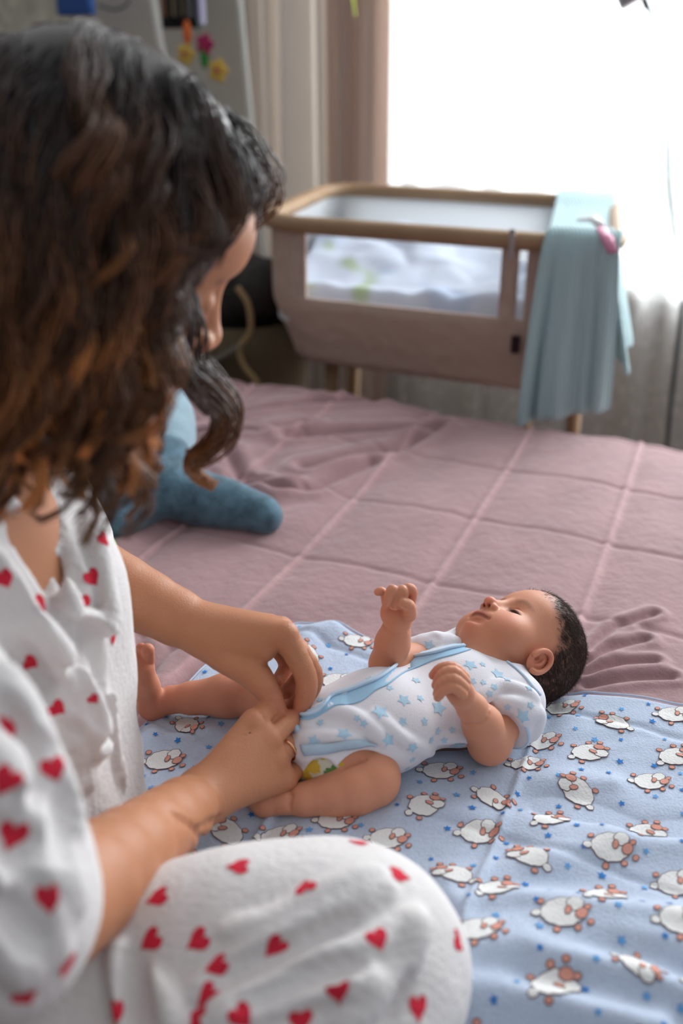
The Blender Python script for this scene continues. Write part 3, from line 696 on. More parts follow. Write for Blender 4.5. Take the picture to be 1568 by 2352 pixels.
lf = b.build('leafy_sprig', m_leaf); tag(lf, 'dark green leafy sprig on top of the basket', 'sprig')
# ------------------------------------------------------------------ plush whale, pillow, ribbon
wh = empty('plush_whale', K(375, 1190, BED), 'blue plush whale with a two-lobed velvet tail on the bedspread', 'plush toy')
s = SDF(); zt = BED+.035
A_ = K(378, 1120, BED+.05)
s.chain([A_, K(330, 1150, zt), K(290, 1180, zt-.003), K(250, 1212, zt-.012)], [.030, .030, .024, .014], .02, 3)
s.chain([A_, K(450, 1142, zt), K(520, 1158, zt), K(590, 1178, zt-.006), K(612, 1188, zt-.008)], [.030, .034, .031, .022, .017], .02, 3)
s.chain([A_, K(388, 1085, BED+.06), K(385, 1040, BED+.07)], [.028, .026, .035], .02, 2)
s.disp = lambda P: -.0016*nz(P, 60, 8, 2)
lo, hi = bounds([K(230, 1230, zt), K(640, 1190, zt), K(385, 1000, BED+.07)], .07)
sdf_obj('tail', s, lo, hi, .003, mat('teal_velvet', lin((84, 114, 130)), .9, sheen=.35, var=(55, .35), bump=[('noise', 260, .0016)]), wh)
s = SDF(); s.chain([K(385, 1040, BED+.07), K(375, 990, BED+.08), K(350, 940, BED+.09), K(300, 880, BED+.09)], [.036, .046, .060, .07], .02, 3)
lo, hi = bounds([K(385, 1040, BED+.05), K(300, 860, BED+.1)], .10)
sdf_obj('body', s, lo, hi, .004, mat('light_blue_plush', lin((150, 175, 188)), .95, sheen=.3, var=(30, .12), bump=[('noise', 200, .0015)]), wh)
b = MB(); b.ball(K(420, 998, BED+.03), (.022, .012, .006), 8); b.build('fin', mat('fin_blue', lin((100, 140, 165)), .9), wh)
c = K(70, 1065, BED+.07); s = SDF(); s.add(rbox(c, (.17, .10, .055), [E1, E2, (0, 0, 1)], .05), .01); s.disp = lambda P: -.008*nz(P, 16, 18, 2)
tag(sdf_obj('pillow', s, c-.26, c+.26, .006, m_spread), 'dusty pink velvet pillow behind the woman at the left', 'pillow')
b = MB(); b.tube(spline([K(225, 1195, BED+.02), K(243, 1225, BED+.02), K(262, 1262, BED+.015), K(285, 1300, BED+.012)], 6), .006, 8, flat=.3)
tag(b.build('ribbon', mat('green_ribbon', lin((150, 215, 60)), .6)), 'bright green ribbon on the bedspread behind the pyjama top', 'ribbon')
b = MB(); b.tube(spline([T(808, -20, .90), T(812, 10, .90), T(816, 38, .90)], 5), [.006]*6+[.004]*5, 8, flat=.4)
tag(b.build('hanging_leaf', mat('yellow_green', lin((205, 222, 90)), .6)), 'small yellow-green leaf hanging before the curtain at the top', 'leaf')
# ------------------------------------------------------------------ baby
SK = np.array(lin((206, 142, 112))); SK_R = np.array(lin((206, 104, 84)))
m_skin_b = mat('baby_skin', rough=.5, vcol=True, sss=.25, spec=.3, bump=[('noise', 900, .0002)])
HC = np.array([.176, .8995, .611]); HL = np.array([.5413, -.7600, .3597]); HU = np.array([.7989, .5983, .0620]); HF = np.array([-.2623, .2538, .9310]); HS = .01025
RH = np.stack([HL, HU, HF])
def h(l, u, f): return HC+(HL*l+HU*u+HF*f)*HS
def hr(*r): return np.array(r)*HS
baby = empty('person', (.06, .80, BED), 'newborn baby lying on its back in a white bodysuit with blue stars, arms raised', 'baby')
s = SDF()
# skull, face
s.add(ell(h(0, 3.2, -1.5), hr(4.9, 6.0, 5.3), RH), .01)
s.add(ell(h(0, 3.6, 2.0), hr(3.9, 3.2, 2.7), RH), .03)
s.add(ell(h(0, -.9, 1.4), hr(4.2, 3.6, 3.2), RH), .02)
for q in (-1, 1): s.add(ell(h(q*2.35, -1.6, 2.7), hr(1.9, 2.1, 1.75), RH), .012)
s.add(ell(h(0, -1.7, 3.2), hr(2.0, 2.0, 1.7), RH), .012)
s.add(ell(h(0, -3.70, 3.75), hr(1.05, .80, .95), RH), .008)
s.add(ell(h(0, -3.9, 1.2), hr(2.7, 1.5, 2.3), RH), .014)
for q in (-1, 1): s.sub(ell(h(q*1.75, .95, 5.0), hr(1.15, .62, .75), RH), .010)
for q in (-1, 1): s.add(ell(h(q*1.75, .70, 3.72), hr(1.0, .60, .62), RH), .0025)
s.add(seg(h(0, 1.5, 4.45), h(0, -.5, 5.3), .0034, .0048), .008)
s.add(ell(h(0, -.72, 5.62), hr(.62, .58, .55), RH), .004)
for q in (-1, 1): s.add(ell(h(q*.72, -.98, 5.05), hr(.42, .45, .52), RH), .0025)
for q in (-1, 1): s.sub(seg(h(q*.36, -1.42, 5.55), h(q*.42, -.9, 5.2), .0019, .0012), .0012)
# mouth
s.add(ell(h(0, -2.05, 4.70), hr(1.2, .50, .40), RH), .005)
s.add(ell(h(0, -2.32, 4.85), hr(.80, .24, .34), RH), .0025)
s.add(ell(h(0, -2.85, 4.58), hr(.65, .24, .30), RH), .005)
mouth = [h(-1.2, -2.45, 4.5), h(-.7, -2.50, 4.8), h(0, -2.62, 5.0), h(.7, -2.50, 4.8), h(1.2, -2.45, 4.5)]
MS = s.snap(spline(mouth, 4), 0)
for a, b_ in zip(MS[:-1], MS[1:]): s.sub(seg(a, b_, .0009, .0009), .0016)
for q in (-1, 1): s.sub(ell(h(q*1.4, -2.5, 4.55), hr(.12, .15, .12), RH), .003)
phl = s.snap(np.array([h(0, -1.55, 5.1), h(0, -1.95, 5.15)])); s.sub(seg(phl[0]+HF*.0008, phl[1]+HF*.0008, .0012, .0012), .002)
s.sub(seg(h(-.6, -3.2, 4.75), h(.6, -3.2, 4.75), .0020, .0020), .007)
# eyelid slits
EY = {}
for q in (-1, 1):
    pl = s.snap(spline([h(q*.85, .90, 4.3), h(q*1.3, .60, 4.4), h(q*1.85, .36, 4.4), h(q*2.4, .25, 4.2), h(q*2.9, .22, 3.9)], 4), .0)
    EY[q] = pl
    for i, (a, b_) in enumerate(zip(pl[:-1], pl[1:])):
        w = .0005+.0016*math.sin(math.pi*(i+.5)/(len(pl)-1)); s.sub(seg(a, b_, w, w), .0007)
    cr = s.snap(spline([h(q*.95, 1.0, 4.3), h(q*1.7, 1.28, 4.4), h(q*2.6, .95, 3.9)], 4), 0)
    for a, b_ in zip(cr[:-1], cr[1:]): s.sub(seg(a, b_, .0004, .0004), .0016)
    lw = s.snap(spline([h(q*1.0, .05, 4.3), h(q*1.8, -.25, 4.3), h(q*2.6, .1, 3.9)], 4), 0)
    for a, b_ in zip(lw[:-1], lw[1:]): s.sub(seg(a, b_, .0003, .0003), .0020)
# ears
for q in (-1, 1):
    def e(u, f, l=0): return h(q*(5.0+l), u, f)
    EC = (-.55, -.35)
    s.add(ell(e(EC[0], EC[1], -.30), hr(.42, 1.45, 1.0), RH), .003)
    ring = []
    for k in range(11):
        a = math.radians(-60+k*27); ring.append(e(EC[0]+1.42*math.cos(a-.9), EC[1]-1.0*math.sin(a-.9)-.05, .12+.12*math.sin(k*.3)))
    s.chain(spline(ring, 2), [.0018, .0026, .0026, .0024, .0024, .0022, .0026, .0028], .0016)
    s.sub(ell(e(EC[0]-.05, EC[1]+.1, .22), hr(.42, .95, .55), RH), .0014)
    s.chain([e(.0, -.55, .0), e(-.6, -.72, .0), e(-1.2, -.5, .0)], [.0014, .0016, .0014], .0015, 2)
    s.add(ell(e(-.75, .42, .02), hr(.24, .36, .24), RH), .002)
    s.sub(ell(e(-.55, -.05, -.05), hr(.45, .35, .28), RH), .0015)
# neck and trunk
PEL = K(752, 1702, .595); BEL = K(868, 1655, .602); CHE = K(1040, 1598, .602); NCK = K(1150, 1545, .597)
s.add(seg(h(0, -1.5, -.8), NCK, .028, .026), .012)
BD = (CHE-PEL)/np.linalg.norm(CHE-PEL); BS = np.cross(BD, [0, 0, 1]); BS /= np.linalg.norm(BS); BU = np.cross(BS, BD)   # BS points to the baby's left side... (towards camera-right)
if BS[1] > 0: BS = -BS
RB = np.stack([BS, BD, BU])
def body_trunk(s, g):
    s.add(ell(CHE, (.055+g, .055+g, .040+g), RB), .02); s.add(ell(BEL, (.056+g, .062+g, .042+g), RB), .02)
    s.add(ell(PEL+np.array([0, 0, .0]), (.049+g, .040+g, .038+g), RB), .02)
SHN = K(1178, 1612, .600); ELN = K(1124, 1706, .587); WRN = K(1085, 1628, .640)
SHF = NCK-BS*.045-BD*.012; SHF[2] = .598; ELF = J(889, 1525, .845); WRF = J(914, 1428, .842)
body_trunk(s, 0)
s.chain([NCK-BS*-.0+BD*-.02, SHN], [.026, .022], .012); s.chain([NCK-BD*.02, SHF], [.026, .022], .012)
s.chain([SHN, ELN], [.0215, .0205], .006)
s.chain([ELN, (ELN+WRN)/2+np.array([.001, 0, .002]), WRN], [.0205, .0185, .0135], .005)
s.chain([SHF, ELF], [.021, .018], .006); s.chain([ELF, (ELF+WRF)/2, WRF], [.0175, .0170, .0135], .005)
def finger(s, pts, rs, k=.0008):
    s.chain(pts, rs, k, 3)
# near hand (relaxed, knuckles towards the head): pixel joints with depth
def near_hand(s):
    Y = .748
    s.add(ell(J(1052, 1583, Y), (.0125, .0155, .0090), np.stack([np.array([.75, .15, .64]), np.array([-.5, .62, .55]), np.cross([.75, .15, .64], [-.5, .62, .55])])), .006)
    s.chain([WRN, J(1062, 1600, Y+.002)], [.0130, .0120], .006)
    fs = [([(1066, 1555), (1040, 1533), (1012, 1535), (994, 1551)], .004, [.0050, .0050, .0046, .0040]),
          ([(1068, 1566), (1042, 1543), (1014, 1550), (1001, 1574)], -.004, [.0052, .0052, .0048, .0042]),
          ([(1066, 1580), (1040, 1559), (1014, 1569), (1004, 1594)], -.010, [.0052, .0052, .0048, .0042]),
          ([(1062, 1594), (1042, 1579), (1020, 1585), (1005, 1602)], -.015, [.0048, .0048, .0044, .0038])]
    for P, dy, R in fs: s.chain([J(x, y, Y+dy+(.003 if i == 3 else 0)) for i, (x, y) in enumerate(P)], R, .0009, 3)
    s.chain([J(1058, 1612, Y+.006), J(1040, 1590, Y+.008), J(1026, 1578, Y+.010)], [.0062, .0055, .0045], .0012, 3)
near_hand(s)
def far_hand(s):
    Y = .842
    ax = [np.array([.92, .38, 0]), np.array([-.38, .92, 0]), np.array([.05, -.15, .98])]
    s.add(ell(J(914, 1403, Y+.004), (.0185, .0115, .0165), ax), .005)
    fs = [([(938, 1392), (946, 1362), (938, 1352), (917, 1366)], 0, [.0056, .0052, .0050, .0042]),
          ([(922, 1388), (925, 1358), (915, 1362), (908, 1392)], -.006, [.0056, .0052, .0048, .0042]),
          ([(904, 1388), (903, 1356), (895, 1362), (889, 1385)], -.008, [.0054, .0050, .0046, .0040]),
          ([(888, 1388), (884, 1368), (876, 1358), (867, 1360)], -.002, [.0048, .0044, .0040, .0036])]
    for P, dy, R in fs: s.chain([J(x, y, Y+dy-(.005 if i == 3 else .002*i)) for i, (x, y) in enumerate(P)], R, .0009, 3)
    s.chain([J(940, 1412, Y-.004), J(938, 1392, Y-.012), J(922, 1383, Y-.015)], [.0072, .0060, .0050], .0014, 3)
far_hand(s)
for w0, w1 in ((WRN, ELN), (WRF, ELF)):      # wrist creases
    d = (w1-w0)/np.linalg.norm(w1-w0); c = w0+d*.004; a = np.cross(d, [0, 1, 0]); a /= np.linalg.norm(a); b_ = np.cross(d, a)
    pts = [c+(a*math.cos(t)+b_*math.sin(t))*.0152 for t in np.linspace(0, 2*math.pi, 14)]
    for p, q in zip(pts[:-1], pts[1:]): s.sub(seg(p, q, .0012, .0012), .003)
# legs
HPN = K(806, 1768, .584); KNN = K(857, 1788, .584); ANN = K(650, 1838, .573)
s.add(seg(PEL, HPN, .028, .024), .008); s.chain([HPN, KNN+np.array([0, .002, .002])], [.0235, .0245], .004)
s.chain([KNN+np.array([0, -.002, -.001]), K(815, 1810, .580), K(775, 1822, .577), K(700, 1836, .574), ANN], [.0245, .0242, .0205, .0150, .0122], .0035)
s.chain([ANN, K(610, 1838, .571), K(560, 1800, .568)], [.0122, .0145, .0105], .004)
HPF = PEL-BS*.026; HPF[2] = .592; KNF = K(590, 1592, .592); ANF = K(392, 1607, .578)
s.chain([HPF, KNF], [.030, .0235], .006)
s.chain([KNF, KNF*.65+ANF*.35, KNF*.25+ANF*.75, ANF], [.0225, .0225, .0165, .0135], .005)
HEE = K(350, 1622, .574); BAL = J(322, 1530, HEE[1]-.006); 
s.chain([ANF, HEE], [.0135, .0140], .005); s.chain([HEE, (HEE+BAL)/2+np.array([.0, 0, 0]), BAL, J(318, 1512, HEE[1]-.006)], [.0140, .0130, .0128, .0095], .005)
for i, (x, y, r) in enumerate(((339, 1493, .0062), (324, 1487, .0043), (313, 1491, .0040), (304, 1498, .0038), (297, 1508, .0035))):
    s.chain([J(x+2, y+24, HEE[1]-.005+.002*i), J(x, y, HEE[1]-.010+.002*i)], [r, r*1.1], .0012)
# knee and thigh creases
tr = [(790, 1762), (806, 1754), (822, 1748), (836, 1745)]
tp = s.trace(tr); 
for p, q in zip(tp[:-1], tp[1:]): s.sub(seg(p, q, .0012, .0010), .004)
for L in ([(662, 1812), (668, 1830), (664, 1856)],):
    tp = s.trace(L)
    for p, q in zip(tp[:-1], tp[1:]): s.sub(seg(p, q, .0008, .0008), .004)
baby_s = s
def capsmooth(P, A, B_, r):
    A = np.asarray(A); B_ = np.asarray(B_); ba = B_-A; t = np.clip(((P-A)@ba)/(ba@ba), 0, 1); return np.exp(-((np.linalg.norm(P-A-t[:, None]*ba, axis=1))/r)**2)
def hair_mask(P):
    q = (P-HC)@RH.T/HS; l, u, f = np.abs(q[:, 0]), q[:, 1], q[:, 2]
    # hairline: above forehead and behind the temples / ears
    line = (5.35-.16*l**1.5-u)             # top line
    side = f-(1.15-.30*(2.2-u)*0)          # temple
    d = np.minimum(u-(5.6-.33*np.maximum(l-1.0, 0)**1.55), 9)
    back = -(f+.25-.42*(u-1.6))
    m = np.maximum(sstep(-.9, 1.6, d+.35*nz(q, 3, 5, 2)), sstep(-.5, 1.2, back+.3*nz(q, 3, 6, 2))*sstep(-4.2, -2.6, u))
    return m*sstep(-4.6, -3.4, u)*(np.linalg.norm(q, axis=1) < 14)
def baby_col(P):
    c = np.tile(SK, (len(P), 1)); q = (P-HC)@RH.T/HS
    n = nz(P, 70, 91, 2)*.03; c = c*(1+n[:, None])
    def mixc(c, col, w): return c*(1-w[:, None])+np.array(col)*w[:, None]
    for tip in [J(x, y, .748) for x, y in ((994, 1551), (1001, 1574), (1004, 1600), (1005, 1602))]+[J(x, y, .84) for x, y in ((867, 1360), (890, 1385), (915, 1366), (908, 1392), (945, 1360))]:
        c = mixc(c, SK_R*1.05, .45*capsmooth(P, tip, tip+1e-4, .008))
    for tip in (HEE, J(320, 1495, HEE[1])): c = mixc(c, SK_R, .45*capsmooth(P, tip, tip+1e-4, .022))
    c = mixc(c, np.array(lin((190, 118, 96))), .35*capsmooth(P, ANF, KNF, .03)); 
    for a in (h(2.6, -1.4, 3.8), h(-2.6, -1.4, 3.8), h(0, -3.75, 4.2)): c = mixc(c, SK_R*1.1, .30*capsmooth(P, a, a+1e-4, .014))
    c = mixc(c, SK_R*1.2, .5*capsmooth(P, h(0, -.8, 5.9), h(0, -.75, 5.9), .0085))
    c = mixc(c, lin((176, 98, 92)), .75*capsmooth(P, h(-.65, -2.34, 5.1), h(.65, -2.34, 5.1), .0032))
    c = mixc(c, lin((196, 120, 102)), .15*capsmooth(P, h(-.5, -2.8, 4.9), h(.5, -2.8, 4.9), .0026))
    for a, b_ in zip(MS[:-1], MS[1:]): c = mixc(c, lin((96, 40, 40)), .85*capsmooth(P, a, b_, .0014))
    for s_ in (-1, 1):
        pl = EY[s_]
        for i, (a, b_) in enumerate(zip(pl[:-1], pl[1:])):
            if 1 <= i: c = mixc(c, lin((38, 24, 20)), .92*capsmooth(P, a, b_, .0009+.0020*math.sin(math.pi*(i+.5)/(len(pl)-1))))
        br = [h(s_*1.0, 2.05, 4.6), h(s_*1.9, 2.35, 4.4), h(s_*2.9, 1.95, 3.6)]
        bs_ = EB[s_]
        for a, b_ in zip(bs_[:-1], bs_[1:]): c = mixc(c, lin((140, 98, 72)), .35*capsmooth(P, a, b_, .0028))
        c = mixc(c, SK_R*.9, .35*capsmooth(P, h(s_*5.2, -1.2, -.3), h(s_*5.2, .6, -.4), .012))
        c = mixc(c, lin((90, 30, 26)), .9*capsmooth(P, h(s_*.38, -1.35, 5.45), h(s_*.40, -1.0, 5.3), .0022))
    near = (q[:, 1] > -5) & (np.linalg.norm(q, axis=1) < 13)
    hm = np.where(near, hair_mask(P), 0)
    ear = (np.abs(q[:, 0]) > 4.55) & (q[:, 2] > -1.6) & (q[:, 1] < 1.2) & (q[:, 1] > -2.3)
    hm = np.where(ear, 0, hm)
    return mixc(c, lin((56, 40, 34)), np.clip(hm*.95*(1+.25*nz(P, 500, 77, 2)), 0, .93))
EB = {q: baby_s.snap(spline([h(q*1.0, 2.05, 4.6), h(q*1.9, 2.35, 4.4), h(q*2.9, 1.95, 3.6)], 3)) for q in (-1, 1)}
LO = np.array([-.25, .68, BED-.01]); HI = np.array([.30, 1.02, .74])
P_, Q_ = baby_s.mesh(LO, HI, .00115)
me = fast_mesh('body', P_, Q_, baby_col(P_)); link_mesh('body', me, m_skin_b, baby)
# short dark hair strands
cand = P_[hair_mask(P_) > .12]; hm = hair_mask(cand)
pick = rng.random(len(cand)) < np.minimum(1, hm)*9000/len(cand); R0 = cand[pick]; RM = hm[pick]
qq = (R0-HC)@RH.T/HS; ok = ~((np.abs(qq[:, 0]) > 4.5) & (qq[:, 2] > -1.5) & (qq[:, 1] < 1.2)) & (np.linalg.norm(qq, axis=1) < 12); R0 = R0[ok]; RM = RM[ok]
G0 = baby_s.grad(R0, .002); qq = (R0-HC)@RH.T/HS
flow = -HF[None]*1.0+HU[None]*(.1+.15*np.sign(qq[:, 1:2]-3))+HL[None]*.25*np.sign(qq[:, :1])+rng.normal(size=R0.shape)*.38
flow -= G0*(flow*G0).sum(1)[:, None]; flow /= np.linalg.norm(flow, axis=1)[:, None]
L_ = (.0022+.0088*RM)*rng.uniform(.6, 1.4, len(R0)); V = []; Fq = []; ns_ = 5
P = R0.copy(); rows = [P-G0*.0004]; dirn = flow
for k in range(1, ns_):
    P = P+dirn*(L_/(ns_-1))[:, None]; g = baby_s.grad(P, .002); d = baby_s.at(P)
    P = P-g*(d-(.0003+.00030*k*rng.choice([.2, .6, 1.0, 1.6, 3.2], len(P))))[:, None]; rows.append(P.copy())
RW = np.stack(rows, 1); nS = len(R0); sd = np.cross(dirn, G0); wd = np.linspace(.00022, .00005, ns_)
ring = np.stack([RW+sd[:, None]*wd[None, :, None], RW+G0[:, None]*wd[None, :, None]*1.2, RW-sd[:, None]*wd[None, :, None]], 2)
V = ring.reshape(-1, 3); base = (np.arange(nS)*ns_*3)[:, None, None]; k = np.arange(ns_-1)[None, :, None]*3; j = np.arange(3)[None, None, :]; j2 = (j+1) % 3
Q = np.stack([base+k+j, base+k+j2, base+k+3+j2, base+k+3+j], -1).reshape(-1, 4)
me = fast_mesh('hair', V, Q); o = link_mesh('hair', me, mat('baby_hair', lin((62, 45, 37)), .65, spec=.25), baby); o['label'] = 'short dark brown hair'
# ------------------------------------------------------------------ bodysuit
m_suit = mat('bodysuit_jersey', lin((222, 220, 226)), .9, bump=[('noise', 700, .0003)]); m_star = mat('suit_star_blue', lin((172, 204, 224)), .9, bump=[('noise', 700, .0003)])
m_trim = mat('pale_blue_binding', lin((192, 214, 234)), .9, bump=[('noise', 600, .0004)]); m_trimd = mat('grey_blue_binding', lin((172, 192, 210)), .9, bump=[('noise', 600, .0004)])
m_in = mat('inner_blue', lin((158, 196, 222)), .9)
s = SDF(); g = .0042; body_trunk(s, g)
s.chain([NCK-BD*.012+BS*.006, SHN+np.array([0, 0, .002])], [.034, .028], .014); s.chain([NCK-BD*.015, SHF+np.array([0, 0, .002])], [.033, .028], .014)
CUF = SHN+(ELN-SHN)*.60
s.chain([SHN+np.array([.004, 0, 0]), SHN*.4+CUF*.6+np.array([.003, -.001, 0]), CUF+np.array([.002, -.002, -.001])], [.0275, .0290, .0265], .006)
CUFF_F = SHF+(ELF-SHF)*.45
s.chain([SHF, CUFF_F], [.0265, .0255], .008)
# crotch
CR1 = K(690, 1735, .585)
s.chain([PEL, CR1], [.036, .022], .012)
s.add(ell(K(700, 1690, .612), (.035, .022, .014), RB), .012)
s.chain([K(1055, 1486, .626), K(1000, 1478, .632), K(945, 1492, .624), K(925, 1500, .616)], [.010, .0115, .011, .008], .006, 2); s.sub(seg(K(1000, 1462, .645), K(960, 1500, .645), .003, .002), .006)
# openings: sleeve ends, neck, legs
def cutplane(c, d, half, th, k=.002): s.sub(rbox(c+d*th, (half, half, th), np.stack(np.linalg.qr(np.stack([d, np.array([.3, .5, .8]), np.array([.9, -.1, .2])], 1))[0].T[[1, 2, 0]]), .001), k)
dn = (ELN-SHN)/np.linalg.norm(ELN-SHN); cutplane(CUF, dn, .034, .012)
nd = (h(0, -1.5, -.8)-NCK); nd /= np.linalg.norm(nd)
s.sub(ell(h(0, -2.6, .6), (.042, .030, .040), RH), .003)
folds_px = [([(1110, 1600), (1150, 1575), (1200, 1590), (1225, 1610)], .0045), ([(1125, 1650), (1160, 1615), (1215, 1625)], .004), ([(700, 1660), (740, 1632), (800, 1640), (850, 1670), (880, 1700)], .0045),
            ([(860, 1640), (930, 1700), (990, 1730)], .003), ([(690, 1690), (760, 1690), (820, 1700)], .003), ([(1195, 1650), (1235, 1640), (1225, 1690)], .004), ([(1010, 1700), (1060, 1690), (1100, 1700)], .003)]
for L, r in folds_px:
    pts = spline(s.trace(L), 4); pts = [p for p in pts if np.all(np.isfinite(p))]
    for a, b_ in zip(pts[:-1], pts[1:]):
        if np.linalg.norm(a-b_) < .03: s.add(seg(a, b_, r*.55, r*.55), .010)
s.disp = lambda P: -.0007*nz(P, 65, 41, 2)
s.sub(ell(HPN*.6+KNN*.4+np.array([0, -.004, .0]), (.030, .030, .030)), .004); s.sub(seg(K(735, 1775, .60), K(735, 1785, .56), .013, .016), .004)
suit_s = s
spots = []
ups = BD
sp_px = [(873, 1635, .0092), (928, 1608, .0072), (965, 1604, .0046), (1007, 1626, .0085), (925, 1658, .0050), (892, 1700, .0080), (948, 1718, .0068), (975, 1657, .0046), (895, 1580, .0042), (955, 1563, .0052), (1005, 1679, .0044), (1038, 1677, .0042), (1050, 1712, .0085), (990, 1745, .0080),
         (990, 1700, .0042), (1020, 1701, .0042), (1080, 1527, .0078), (1108, 1526, .0040), (1143, 1549, .0082), (1110, 1568, .0040), (1124, 1594, .0048), (1135, 1578, .0048), (1200, 1647, .0090), (1165, 1625, .0040), (1215, 1580, .0045), (790, 1685, .0080), (820, 1650, .0040), (835, 1662, .0045),
         (720, 1702, .0065), (850, 1560, .0055), (820, 1580, .0040), (760, 1612, .0050), (735, 1608, .0040), (985, 1483, .0068), (1020, 1487, .0045), (940, 1500, .0060), (870, 1567, .0040), (947, 1745, .0040), (935, 1765, .0035), (1010, 1745, .0035), (1165, 1560, .0050), (1218, 1620, .0045), (735, 1660, .0040), (905, 1530, .0045), (1060, 1625, .0060), (1090, 1690, .0055), (1085, 1565, .0045)]
tp = suit_s.trace([(x, y) for x, y, r in sp_px])
for p, (x, y, r) in zip(tp, sp_px):
    if p[1] < 1.0: spots.append((p, star_poly(r, random.uniform(0, 6), .5), (0, 0, 1.0) if True else None, 1))
dd = [(v, f, 1) for v, f, m in sdf_decals(suit_s, spots, .0004, 3)]
lo, hi = LO, HI
P, Q = suit_s.mesh(np.array([-.09, .68, BED-.005]), np.array([.28, 1.0, .70]), .0014)
Vd, Td, Md = join_decals(P, Q, dd)
suit = link_mesh('bodysuit', mixed_mesh('bodysuit', Vd, Q, Td, Md), [m_suit, m_star], baby); suit['label'] = 'white bodysuit with pale blue stars'
# trims
def onsurf(sd, px, off, n=5):
    q = spline(px, n); P = sd.trace(q); bad = ~(np.abs(sd.at(P)) < .002); P[bad] = np.array([K(x, y, .625) for x, y in q])[bad]
    return sd.snap(P, off, 8)
up_path = [(1089, 1484), (1040, 1492), (1000, 1503), (960, 1511), (930, 1520), (900, 1540), (868, 1562), (830, 1578), (795, 1592), (765, 1602), (742, 1624), (715, 1640), (690, 1643), (664, 1632)]
lo_path = [(1086, 1490), (1045, 1503), (1000, 1515), (960, 1532), (925, 1546), (890, 1572), (862, 1585), (832, 1608), (800, 1618), (770, 1620), (745, 1634), (720, 1648), (695, 1652), (668, 1645)]
pu = onsurf(suit_s, up_path, .0028, 6); pl_ = onsurf(suit_s, lo_path, .0006, 6)
b = MB(); b.tube(pu, .0017, 8); 
pu2 = onsurf(suit_s, [(x-1.5, y-9) for x, y in up_path], .0018, 6)
n = len(pu); b.add(list(pu2)+list(pu), [(i, i+1, n+i+1, n+i) for i in range(n-1)]); o = b.build('front_binding', m_trim, suit)
b = MB(); b.add(list(pu-[0, 0, .0012])+list(pl_), [(i, i+1, n+i+1, n+i) for i in range(n-1)]); b.tube(pl_, .0009, 6); b.build('inner_binding', m_in, suit)
pn = onsurf(suit_s, [(1089, 1486), (1120, 1497), (1150, 1512), (1180, 1532), (1205, 1555), (1225, 1580), (1240, 1596)], .0008, 6)
b = MB(); b.tube(pn, .0017, 8, flat=.7); b.build('neck_binding', m_trim, suit)
# cuff band of the near sleeve
a = np.cross(dn, [0, 0, 1]); a /= np.linalg.norm(a); b2 = np.cross(dn, a); cc = CUF+np.array([.004, -.003, -.001]); V = []
for j, (off, r) in enumerate(((-.020, .0282), (-.010, .0284), (-.001, .0272), (.0005, .0255), (-.001, .0235))):
    for k in range(40):
        t = 2*math.pi*k/40; p = cc+dn*off+(a*math.cos(t)+b2*math.sin(t))*(r*(1+.03*math.sin(3*t+1))); p[2] = max(p[2], BED+.012); V.append(p)
b = MB(); b.add(V, [(j*40+k, j*40+(k+1) % 40, (j+1)*40+(k+1) % 40, (j+1)*40+k) for j in range(4) for k in range(40)]); b.build('sleeve_cuff', m_trim, suit)
# leg opening binding (wide grey-blue band) and crotch band
def band(path_a, path_b, sd, off, name, m, n=6):
    A = onsurf(sd, path_a, off, n); B_ = onsurf(sd, path_b, off, n); M2 = (A+B_)/2; M2 = sd.snap(M2, off+.0012); k = len(A); b = MB()
    b.add(list(A)+list(M2)+list(B_), [(r*k+i, r*k+i+1, (r+1)*k+i+1, (r+1)*k+i) for r in range(2) for i in range(k-1)])
    o = b.build(name, m, suit); md = o.modifiers.new('thick', 'SOLIDIFY'); md.thickness = .0016; md.offset = 1; return o
band([(690, 1710), (740, 1706), (790, 1701), (830, 1699), (868, 1706)], [(700, 1736), (740, 1733), (780, 1726), (815, 1718), (862, 1712)], suit_s, .0022, 'leg_binding', m_trimd)
# crotch flap with its binding
V = []
A = spline([J(664, 1660, .745), J(676, 1700, .738), J(684, 1740, .734), J(690, 1800, .730)], 6); B_ = spline([J(686, 1665, .742), J(702, 1702, .734), J(712, 1745, .729), J(714, 1797, .728)], 6)
b = MB(); k = len(A); b.add(list(A)+list((A+B_)/2+np.array([0, -.003, .002]))+list(B_), [(r*k+i, r*k+i+1, (r+1)*k+i+1, (r+1)*k+i) for r in range(2) for i in range(k-1)])
o = b.build('crotch_flap', m_trimd, suit); md = o.modifiers.new('thick', 'SOLIDIFY'); md.thickness = .002
# snap buttons on the placket
for x, y in ((862, 1568), (790, 1600), (945, 1517)):
    p = onsurf(suit_s, [(x, y-6), (x+1, y-6)], .0016, 1)[0]; g = suit_s.grad(p[None], .002)[0]; b = MB(); a = np.cross(g, BD); a /= np.linalg.norm(a)
    b.ball(p, (.0032, .0032, .0008), 8, ax=[a, np.cross(g, a), g]); b.build('snap_button', m_trim, suit)
# diaper
s = SDF(); s.add(ell(K(728, 1745, .585), (.030, .026, .026)), .01); s.add(ell(PEL, (.050, .036, .036), RB), .02)
def diaper_col(P):
    c = np.tile(lin((205, 205, 185)), (len(P), 1)); n = nz(P, 300, 5, 2); c[n > .25] = lin((205, 170, 60)); c[n < -.35] = lin((90, 130, 70)); return c
lo, hi = bounds([K(728, 1745, .585), PEL], .07)
sdf_obj('diaper', s, lo, hi, .0016, mat('diaper_print', rough=.8, vcol=True), baby, diaper_col)
